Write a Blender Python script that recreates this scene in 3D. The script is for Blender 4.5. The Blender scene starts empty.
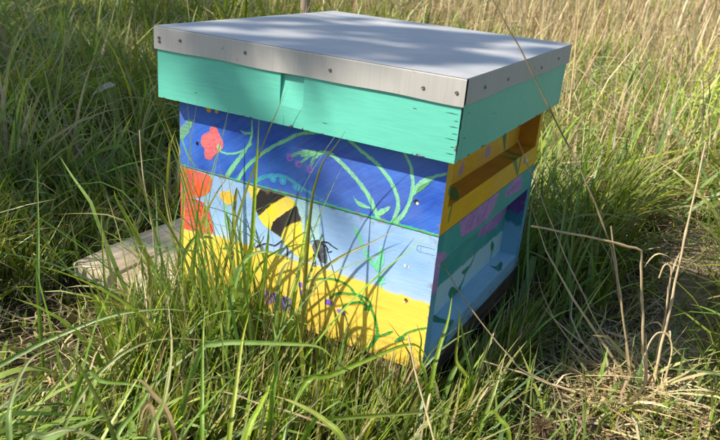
import bpy, bmesh, math, random
import numpy as np
from mathutils import Vector, Matrix
rng = np.random.default_rng(11)
random.seed(5)
SC = bpy.context.scene
COL = SC.collection
# ---------------------------------------------------------------- camera
cam_d = bpy.data.cameras.new('camera'); cam = bpy.data.objects.new('camera', cam_d); COL.objects.link(cam)
cam_d.sensor_width = 36.0; cam_d.lens = 715.489 / 720 * 36.0
cam_d.clip_start = 0.02; cam_d.clip_end = 500
cam.matrix_world = Matrix(((0.870382, -0.24458, 0.427335, 0.548282), (0.485639, 0.283341, -0.826966, -1.082633),
                           (0.081178, 0.927307, 0.365393, 0.585679), (0, 0, 0, 1)))
cam_d.dof.use_dof = True; cam_d.dof.focus_distance = 1.2; cam_d.dof.aperture_fstop = 11.0
SC.camera = cam
# ---------------------------------------------------------------- sky, sun, exposure
SUN = np.array([-0.0290, -0.0290, 0.0385]); SUN /= np.linalg.norm(SUN)      # towards the sun
elev = math.asin(SUN[2]); azim = math.atan2(SUN[0], SUN[1])               # azimuth from +Y, clockwise
world = bpy.data.worlds.new('World'); SC.world = world; world.use_nodes = True
wn = world.node_tree; bgd = wn.nodes['Background']
sky = wn.nodes.new('ShaderNodeTexSky'); sky.sky_type = 'NISHITA'; sky.sun_disc = False
sky.sun_elevation = elev; sky.sun_rotation = azim; sky.altitude = 100; sky.air_density = 1.0; sky.dust_density = 1.0; sky.ozone_density = 1.0
wn.links.new(sky.outputs[0], bgd.inputs[0]); bgd.inputs[1].default_value = 0.105
sun_d = bpy.data.lights.new('sun', 'SUN'); sun = bpy.data.objects.new('sun', sun_d); COL.objects.link(sun)
sun_d.energy = 4.9; sun_d.angle = math.radians(0.55); sun_d.color = (1.0, 0.92, 0.79)
sun.rotation_euler = Vector(SUN).to_track_quat('Z', 'Y').to_euler()
SC.view_settings.view_transform = 'Standard'; SC.view_settings.look = 'None'
SC.view_settings.exposure = 0.6; SC.view_settings.gamma = 1.0
SC.render.engine = 'CYCLES'
SC.cycles.max_bounces = 8; SC.cycles.transparent_max_bounces = 8
GZ = -0.10                                                                  # ground level; z = 0 is the foot of the brood box
SUPER_ART=[('p','leafdim',[(-0.8,276.6),(13.1,291.8),(26.3,299.6),(34.8,295.3),(27.4,296.0),(24.3,285.9),(16.7,271.0),(5.1,260.3),(-1.0,261.4)],{'tex': 1}),('s','leafdim',[(3.2,263.8),(10.7,248.7),(18.3,235.0),(32.3,222.1)],{'w0': 5,'w1': 2}),('p','coral',[(43.0,270.3),(52.2,281.1),(63.1,286.2),(61.3,291.6),(72.1,296.1),(79.4,287.9),(87.5,276.4),(89.8,265.2),(81.6,257.5),(70.7,247.8),(65.3,238.5),(52.3,239.3),(50.4,247.9),(52.3,255.8),(44.8,260.3)],{'tex': 2}),('s','coraldark',[(75.5,250.3),(73.1,264.7),(66.8,278.1)],{'w0': 2.5,'w1': 1,'a': 0.45}),('s','coraldark',[(65.3,240.6),(68.8,254.8),(52.2,272.2)],{'w0': 1.6,'w1': 1,'a': 0.35}),('d','flower',[(59.1,320.2)],{'r': 4.5}),('d','flower',[(74.9,320.7)],{'r': 3.2}),('d','flower',[(52.1,324.5)],{'r': 3}),('s','mint',[(79.7,263.1),(85.2,256.8),(101.4,257.3),(119.0,264.0),(132.0,271.7),(142.8,282.0)],{'w0': 3,'w1': 2.5}),('d','mint',[(80.4,263.6)],{'r': 4}),('s','mint',[(98.0,222.2),(122.2,257.0),(137.3,278.2),(142.6,293.7),(142.9,319.1)],{'w0': 8,'w1': 2.5,'tex': 1}),('p','mint',[(119.2,299.3),(129.0,298.0),(143.5,301.8),(142.5,296.9),(131.0,293.9)],{'tex': 1}),('s','mint',[(119.2,218.0),(134.4,243.2),(153.3,262.1),(179.0,283.6),(207.7,302.1),(228.6,314.6),(262.9,325.4),(289.4,333.6)],{'w0': 6,'w1': 5,'tex': 1}),('s','mint',[(216.2,278.9),(232.0,287.6),(251.2,293.2),(265.2,292.5)],{'w0': 5,'w1': 4.5,'tex': 1}),('s','mint',[(234.4,283.5),(251.8,289.4),(275.7,296.9),(293.2,291.5),(318.2,275.8),(336.2,261.6),(350.8,246.8),(367.7,220.0)],{'w0': 4,'w1': 7.5,'tex': 1}),('s','mint',[(232.9,272.1),(243.1,281.5),(254.8,291.2)],{'w0': 3.5,'w1': 5}),('s','mint',[(251.0,269.2),(255.4,282.7),(265.1,294.0)],{'w0': 3,'w1': 5}),('d','lilac',[(212.7,275.9)],{'r': 6,'tex': 1}),('d','lilacdark',[(213.9,275.1)],{'r': 2.3,'a': 0.6}),('d','lilac',[(229.5,269.2)],{'r': 6,'tex': 1}),('d','lilacdark',[(230.6,268.3)],{'r': 2.3,'a': 0.6}),('d','lilac',[(249.4,265.7)],{'r': 6,'tex': 1}),('d','lilacdark',[(250.5,264.9)],{'r': 2.3,'a': 0.6}),('s','tealwave',[(153.8,225.4),(167.8,234.3),(184.7,240.8),(203.3,244.1),(218.3,241.1),(233.4,235.0),(255.5,229.0)],{'w0': 7,'w1': 4,'a': 0.8,'tex': 1}),('s','tealwave',[(252.1,232.1),(266.8,226.1),(285.0,220.3),(298.9,220.6)],{'w0': 3,'w1': 2,'a': 0.45}),('d','aqua',[(184.9,236.6)],{'r': 6.5,'a': 0.75,'tex': 1}),('d','sky',[(184.9,236.6)],{'r': 2.2,'a': 0.4}),('d','aqua',[(202.9,237.5)],{'r': 6.5,'a': 0.75,'tex': 1}),('d','sky',[(202.9,237.5)],{'r': 2.2,'a': 0.4}),('d','aqua',[(227.9,233.7)],{'r': 6.5,'a': 0.75,'tex': 1}),('d','sky',[(227.9,233.7)],{'r': 2.2,'a': 0.4}),('d','aqua',[(233.5,231.8)],{'r': 6.5,'a': 0.75,'tex': 1}),('d','sky',[(233.5,231.8)],{'r': 2.2,'a': 0.4}),('s','mint',[(310.7,322.8),(334.9,309.5),(352.0,301.3),(365.7,292.5),(379.8,279.4),(388.4,268.7),(394.7,255.2),(396.3,240.5),(391.2,220.1)],{'w0': 5,'w1': 6,'tex': 1}),('s','mint',[(394.3,327.0),(407.2,308.3),(411.9,294.9),(415.5,278.1),(413.3,256.8),(406.3,236.9),(394.6,218.5)],{'w0': 4,'w1': 6,'tex': 1}),('p','mint',[(416.3,265.9),(416.9,278.5),(426.1,290.9),(440.0,299.9),(448.2,301.2),(440.9,292.9),(432.1,279.2),(421.2,269.2)],{'tex': 1}),('p','leafdark',[(420.2,269.8),(422.2,278.3),(430.4,286.0),(440.7,294.8),(440.0,291.2),(432.1,279.2),(423.9,271.9)],{'a': 0.7}),('s','mint',[(445.9,300.3),(453.0,303.1),(460.4,306.5)],{'w0': 5,'w1': 3,'a': 0.8}),('p','mint',[(364.7,223.9),(368.7,232.7),(376.3,237.7),(385.5,242.5),(383.1,234.9),(372.8,224.5)],{'tex': 1}),('p','mint',[(323.6,245.6),(330.1,237.0),(343.7,235.1),(358.4,230.7),(344.3,229.0),(331.7,230.2)],{'tex': 1}),('s','seam',[(-4.6,215.0),(161.4,216.5),(305.0,216.9),(460.6,217.0)],{'w0': 6,'w1': 6}),('d','hole',[(36.5,261.8)],{'r': 3.2}),('d','hole',[(422.4,258.6)],{'r': 4}),('d','white',[(424.5,256.0)],{'r': 2.2})]
BROOD_ART=[('y','yellow',[(-1.9,103.9),(9.2,106.0),(67.5,111.4),(98.8,113.2),(141.4,113.9),(214.4,113.3),(248.1,114.3),(284.3,116.3),(316.9,115.3),(366.5,115.7),(393.3,113.8),(414.5,113.3),(458.8,114.1),(468.1,114.0)],{}),('p','orange',[(-4.5,216.9),(15.2,215.0),(41.1,214.6),(66.4,213.4),(68.2,199.3),(60.3,181.7),(45.3,172.7),(37.6,168.3),(30.2,169.0),(14.7,161.5),(-5.4,156.6)],{'tex': 2}),('p','orange2',[(-5.4,158.4),(14.7,162.3),(30.1,165.4),(49.7,164.8),(60.4,153.2),(62.7,141.2),(69.1,135.7),(70.6,113.5),(54.1,109.0),(32.1,107.4),(14.2,106.2),(7.5,106.3),(-6.2,103.7)],{'tex': 2}),('s','red',[(38.9,170.0),(28.1,186.3),(15.1,204.5),(7.3,211.5)],{'w0': 1.5,'w1': 1,'a': 0.6}),('s','red',[(-3.2,155.3),(14.7,160.8),(30.1,166.1)],{'w0': 2.5,'w1': 1.5,'a': 0.5}),('s','red',[(58.4,136.5),(36.6,141.0),(10.2,147.7)],{'w0': 1.2,'w1': 1,'a': 0.5}),('s','red',[(60.5,138.8),(45.4,125.7),(18.8,111.2)],{'w0': 1.2,'w1': 1,'a': 0.4}),('p','daff',[(79.7,187.0),(89.3,191.6),(90.6,197.0),(95.4,193.1),(103.5,198.9),(104.4,193.0),(113.2,190.5),(111.5,179.7),(104.8,173.4),(95.2,170.9),(89.5,176.6),(83.9,182.2)],{'tex': 2}),('s','daffdark',[(100.6,174.7),(97.7,183.2),(94.0,191.6)],{'w0': 1.5,'w1': 1,'a': 0.5}),('s','mint',[(93.4,172.2),(97.0,160.5),(93.9,145.1),(100.5,130.4)],{'w0': 5,'w1': 4,'tex': 1}),('s','mint',[(97.2,147.8),(108.4,163.4),(111.1,174.8)],{'w0': 2.5,'w1': 2}),('p','wing',[(217.3,214.7),(270.9,213.7),(275.4,199.0),(271.9,175.5),(275.4,163.4),(264.3,155.4),(250.0,154.7),(243.9,164.6),(235.1,190.1)],{'tex': 1}),('s','wingdark',[(235.7,209.6),(253.5,183.5),(264.1,158.6)],{'w0': 1.5,'w1': 1,'a': 0.5}),('s','black',[(158.0,114.7),(175.4,125.5),(192.8,127.7),(206.1,139.2)],{'w0': 3,'w1': 2.5}),('s','black',[(158.0,114.7),(166.5,126.9),(171.4,138.1)],{'w0': 1.5,'w1': 1.5}),('s','black',[(214.9,134.8),(217.1,125.7),(217.4,111.4)],{'w0': 3,'w1': 2.5}),('p','beey',[(135.5,213.3),(145.6,193.7),(158.2,170.8),(167.5,158.3),(184.0,150.6),(200.7,147.1),(210.3,136.9),(225.9,126.0),(243.0,119.1),(259.6,118.9),(266.2,127.7),(265.3,140.8),(257.5,150.2),(248.1,155.8),(244.9,156.6),(242.5,173.3),(236.5,190.4),(229.5,204.7),(219.2,214.9),(185.4,216.0),(156.6,216.5)],{'tex': 1,'sm': 1,'mask': 'bee'}),('p','beek',[(161.7,213.3),(173.7,223.1),(213.5,217.9),(206.8,211.8),(183.5,194.3),(159.8,168.4),(152.5,164.7),(134.0,181.9),(147.8,190.2)],{'sm': 0,'clip': 'bee'}),('p','beek',[(228.8,203.7),(244.2,212.0),(248.7,183.4),(237.6,180.5),(221.6,172.7),(209.5,160.6),(204.4,147.1),(202.1,136.7),(177.2,137.5),(183.4,150.4),(187.7,166.2),(206.8,185.9)],{'sm': 0,'clip': 'bee'}),('p','head',[(263.7,155.4),(274.6,161.4),(285.1,150.9),(289.3,137.2),(290.2,125.3),(280.6,123.7),(267.5,133.2),(261.2,144.1)],{'tex': 1}),('s','black',[(273.4,156.0),(287.6,159.1),(300.7,155.4),(305.5,153.8)],{'w0': 3,'w1': 2}),('s','black',[(277.7,154.8),(286.6,151.4),(289.7,144.8),(296.5,147.7)],{'w0': 3,'w1': 2}),('s','black',[(265.5,133.3),(268.8,123.5),(268.8,114.3)],{'w0': 3,'w1': 2.5}),('s','mint2',[(331.5,194.5),(342.1,178.8),(349.3,166.4),(361.1,153.8),(374.3,141.7)],{'w0': 4,'w1': 7,'tex': 1}),('p','mint2',[(330.5,195.1),(339.3,192.4),(345.0,179.6),(347.5,168.8),(339.0,179.4),(333.7,186.6)],{'tex': 1}),('p','mint2',[(378.0,183.8),(384.9,157.1),(380.1,143.5),(374.9,136.6),(369.1,143.1),(371.3,156.9)],{'tex': 1}),('p','mint2',[(347.5,168.8),(361.0,154.7),(374.1,144.0),(372.5,138.8),(355.4,150.1)],{'tex': 1}),('s','mint2',[(375.8,142.2),(379.3,131.5),(380.5,126.0)],{'w0': 5,'w1': 4}),('p','mint2',[(371.2,128.4),(377.4,132.4),(379.2,138.0),(382.7,133.2),(389.2,134.0),(386.3,127.8),(390.6,123.8),(384.5,121.3),(384.3,111.8),(380.0,119.3),(373.5,117.3),(375.9,123.9)],{'tex': 1}),('s','ink',[(458.0,196.8),(434.2,196.7),(433.6,188.9),(458.5,187.6)],{'w0': 0.9,'w1': 0.9,'a': 0.8}),('s','ink',[(437.8,195.3),(437.3,190.3)],{'w0': 0.8,'w1': 0.8,'a': 0.7}),('d','hole',[(420.3,160.1)],{'r': 2.2}),('d','white',[(417.9,159.8)],{'r': 2.4,'a': 0.7}),('d','white',[(422.7,159.4)],{'r': 2,'a': 0.7}),('d','hole2',[(424.9,106.8)],{'r': 3.4}),('d','white',[(423.0,103.6)],{'r': 1.8}),('s','green',[(256.5,85.4),(272.9,94.0),(294.4,101.8),(316.0,103.3),(330.7,99.4),(340.2,92.1),(353.0,86.0),(364.6,75.3)],{'w0': 4,'w1': 4.5,'tex': 1}),('s','green',[(298.8,68.2),(307.2,78.6),(321.1,85.3),(342.2,89.3),(356.1,90.4),(367.1,85.4),(371.6,74.9),(380.3,57.1),(384.0,44.4),(383.0,29.9),(375.9,13.0)],{'w0': 4.5,'w1': 5.5,'tex': 1}),('s','green',[(321.8,56.3),(328.1,67.3),(341.6,76.3),(353.7,79.3),(366.2,76.5)],{'w0': 4,'w1': 4}),('p','green',[(357.5,68.4),(364.2,78.7),(370.7,83.2),(372.4,73.5),(365.2,69.3)],{'tex': 1}),('p','purple',[(290.6,64.7),(300.8,67.0),(306.6,62.9),(303.5,56.2),(296.0,57.2)],{'tex': 1}),('p','purple',[(311.0,54.4),(321.6,58.0),(328.3,52.5),(326.1,47.5),(315.0,49.4)],{'tex': 1}),('p','green',[(384.0,31.8),(400.8,47.2),(412.6,52.6),(404.1,42.6),(390.9,32.0)],{'tex': 1}),('s','green',[(388.1,36.9),(380.4,21.1),(369.5,0.2)],{'w0': 5,'w1': 4,'tex': 1}),('s','green',[(416.2,35.4),(426.0,48.2),(438.4,61.2),(459.6,73.9)],{'w0': 4,'w1': 3.5,'tex': 1}),('p','green',[(415.3,38.6),(427.4,51.0),(430.3,45.2),(423.5,35.8)],{}),('p','purple',[(156.2,33.4),(169.6,43.2),(180.9,44.7),(187.8,40.8),(200.9,47.9),(200.8,32.6),(190.9,22.3),(170.7,15.5),(160.3,21.3)],{'tex': 2}),('p','purple',[(205.8,38.4),(220.8,47.4),(231.8,45.7),(232.0,26.5),(215.8,16.9),(207.5,22.4)],{'tex': 2}),('p','purple',[(117.1,67.0),(127.3,73.3),(132.1,66.6),(125.3,57.9),(117.3,58.7)],{'tex': 2}),('p','purple',[(239.4,77.5),(246.9,81.0),(249.1,72.6),(242.5,68.5)],{'tex': 2}),('p','purple',[(243.6,64.9),(251.9,69.5),(255.8,60.8),(247.6,56.1)],{'tex': 2}),('p','purple',[(289.9,64.0),(297.9,67.4),(299.4,58.5),(292.2,56.0)],{'tex': 2}),('s','purpled',[(168.3,18.9),(174.6,32.3),(170.7,40.6)],{'w0': 1.6,'w1': 1.2,'a': 0.7}),('s','purpled',[(184.1,21.7),(188.1,34.6),(194.4,44.1)],{'w0': 1.6,'w1': 1.2,'a': 0.7}),('s','purpled',[(217.9,19.7),(220.3,32.9),(216.6,43.2)],{'w0': 1.6,'w1': 1.2,'a': 0.7}),('s','green',[(91.6,93.7),(108.0,101.2),(122.0,98.3),(136.0,93.1)],{'w0': 4,'w1': 3}),('s','green',[(70.3,73.0),(72.9,57.0),(68.1,40.7)],{'w0': 4,'w1': 4}),('s','green',[(50.9,20.3),(55.8,34.8),(53.3,49.0)],{'w0': 3,'w1': 3}),('s','green',[(18.6,87.5),(36.0,86.1),(50.8,75.7)],{'w0': 3,'w1': 3,'a': 0.7}),('s','green',[(178.6,46.0),(175.8,59.5),(186.3,77.0)],{'w0': 3,'w1': 3,'a': 0.7})]
SIDE={'so':[('p','leafdark',[(11.3,275.9),(14.5,288.3),(26.3,285.9),(44.8,271.4),(43.3,262.7),(25.6,266.1)],{'tex': 1}),('s','leafdark',[(36.8,266.0),(34.2,251.5),(29.7,231.3)],{'w0': 7,'w1': 5}),('s','leafdark',[(314.9,257.6),(339.0,233.6),(350.0,219.7)],{'w0': 16,'w1': 3}),('s','leafdark',[(353.4,250.9),(352.5,230.4),(349.5,220.5)],{'w0': 10,'w1': 3})],'si':[('p','lilac2',[(145.9,281.9),(160.0,283.0),(159.3,268.3),(150.3,258.0),(136.6,263.3)],{'tex': 2}),('p','lilac2',[(261.0,285.0),(275.7,283.8),(284.0,269.6),(271.1,261.7),(250.5,268.0)],{'tex': 2}),('s','leafdark',[(348.8,287.5),(363.3,257.7)],{'w0': 20,'w1': 6})],'sl':[('p','leafdark',[(80.4,207.5),(107.2,201.2),(114.2,205.5),(71.0,228.4),(52.0,231.4),(54.4,219.0)],{'tex': 1}),('s','leafdark',[(377.6,193.6),(361.2,213.1),(358.4,227.8)],{'w0': 10,'w1': 12}),('s','leafdark',[(329.9,199.0),(328.2,214.5),(327.7,227.5)],{'w0': 3,'w1': 14})],'bo':[('p','violet',[(80.4,224.4),(83.4,234.2),(113.4,243.5),(149.9,240.2),(187.0,240.6),(232.9,237.6),(239.5,223.4),(227.3,205.2),(214.3,189.1),(203.5,179.7),(92.9,185.4),(91.5,207.4)],{'tex': 2,'sm': 1}),('p','violet',[(286.5,191.6),(301.1,207.2),(320.3,214.4),(373.3,215.8),(389.5,200.0),(399.7,181.4),(365.6,184.4)],{'tex': 2,'sm': 1}),('p','violet',[(-6.1,192.7),(10.3,190.8),(36.5,180.4),(43.9,172.1),(36.2,160.5),(36.9,137.0),(26.1,129.0),(-6.7,120.0),(-6.1,139.8)],{'tex': 2,'sm': 1}),('p','violet',[(84.9,202.9),(71.1,223.4),(86.7,236.5),(125.7,245.1),(168.7,243.7),(236.9,240.1),(256.9,215.2),(243.6,198.8),(228.3,182.4),(196.3,178.4),(137.5,181.0),(93.5,183.5)],{'tex': 2,'sm': 1}),('s','violetd',[(110.5,194.8),(126.3,210.1),(132.3,228.4)],{'w0': 4,'w1': 2,'a': 0.45}),('s','violetd',[(128.7,192.4),(149.3,208.3),(164.1,227.9)],{'w0': 4,'w1': 2,'a': 0.45}),('s','violetd',[(156.3,190.7),(173.9,204.5),(188.3,226.5)],{'w0': 4,'w1': 2,'a': 0.45}),('s','violetd',[(184.3,190.9),(197.7,204.6),(213.4,225.0)],{'w0': 4,'w1': 2,'a': 0.45}),('s','violetd',[(95.4,212.8),(108.8,221.9),(116.9,234.4)],{'w0': 4,'w1': 2,'a': 0.45}),('s','violetd',[(307.6,194.2),(333.1,200.8),(365.2,208.1)],{'w0': 4,'w1': 2,'a': 0.45}),('s','violetd',[(336.5,194.1),(364.2,198.6),(379.5,204.5)],{'w0': 4,'w1': 2,'a': 0.45}),('s','ink',[(3.3,203.1),(2.1,213.0),(12.3,215.1)],{'w0': 1.2,'w1': 1.2,'a': 0.6}),('s','ink',[(12.3,215.1),(18.8,200.5)],{'w0': 1.2,'w1': 1.2,'a': 0.6}),('s','leaf2',[(110.2,35.9),(96.1,22.0),(85.2,-1.6)],{'w0': 9,'w1': 6})],'bi':[('y','skyteal',[(27.3,82.0),(126.6,83.0),(222.1,81.2),(336.6,79.4),(553.4,75.0),(670.9,64.0)],{}),('p','violet',[(279.6,110.3),(290.7,134.3),(328.5,146.6),(376.9,152.9),(427.5,153.4),(464.5,130.4),(432.3,113.0),(402.4,98.1),(348.0,102.0)],{'tex': 2,'sm': 1}),('s','violetd',[(318.4,111.6),(342.1,128.5),(383.5,138.6)],{'w0': 5,'w1': 2.5,'a': 0.5}),('s','violetd',[(336.0,103.8),(368.5,120.4),(406.8,140.3)],{'w0': 5,'w1': 2.5,'a': 0.5}),('s','violetd',[(305.3,111.8),(324.9,129.7),(346.8,143.2)],{'w0': 5,'w1': 2.5,'a': 0.5}),('s','violetd',[(372.9,110.7),(400.8,127.4),(429.4,144.5)],{'w0': 5,'w1': 2.5,'a': 0.5}),('p','violet',[(297.8,109.4),(305.6,131.7),(323.6,145.3),(366.2,155.9),(412.1,159.7),(444.0,140.4),(412.6,128.1),(409.6,103.6),(352.1,105.6)],{'tex': 2,'sm': 1}),('s','leaf2',[(283.5,81.6),(271.3,66.5),(247.2,59.6),(236.0,42.7),(205.3,34.1),(186.3,29.8)],{'w0': 5,'w1': 8}),('p','leaf2',[(262.4,66.2),(234.9,69.5),(222.9,67.1),(234.6,58.4),(257.5,55.6)],{}),('p','leaf2',[(176.9,57.7),(194.9,52.2),(217.8,34.2),(236.8,40.6),(229.2,25.9),(186.3,29.8),(168.4,47.6)],{}),('p','leaf2',[(375.9,75.8),(393.7,65.1),(398.3,49.2),(385.3,49.0),(371.4,65.6)],{}),('s','leaf2',[(387.1,50.7),(387.2,38.7),(385.5,24.9)],{'w0': 5,'w1': 5})],'bl':[('p','leaf2',[(365.5,200.9),(363.5,217.4),(396.7,215.2),(389.3,222.2),(346.1,231.4),(354.8,215.9)],{'tex': 1}),('p','leaf2',[(92.0,202.3),(134.5,187.6),(115.6,199.8),(115.5,223.7),(124.7,223.8),(118.4,233.4),(94.1,236.4),(106.4,223.5)],{'tex': 1})]}
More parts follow.
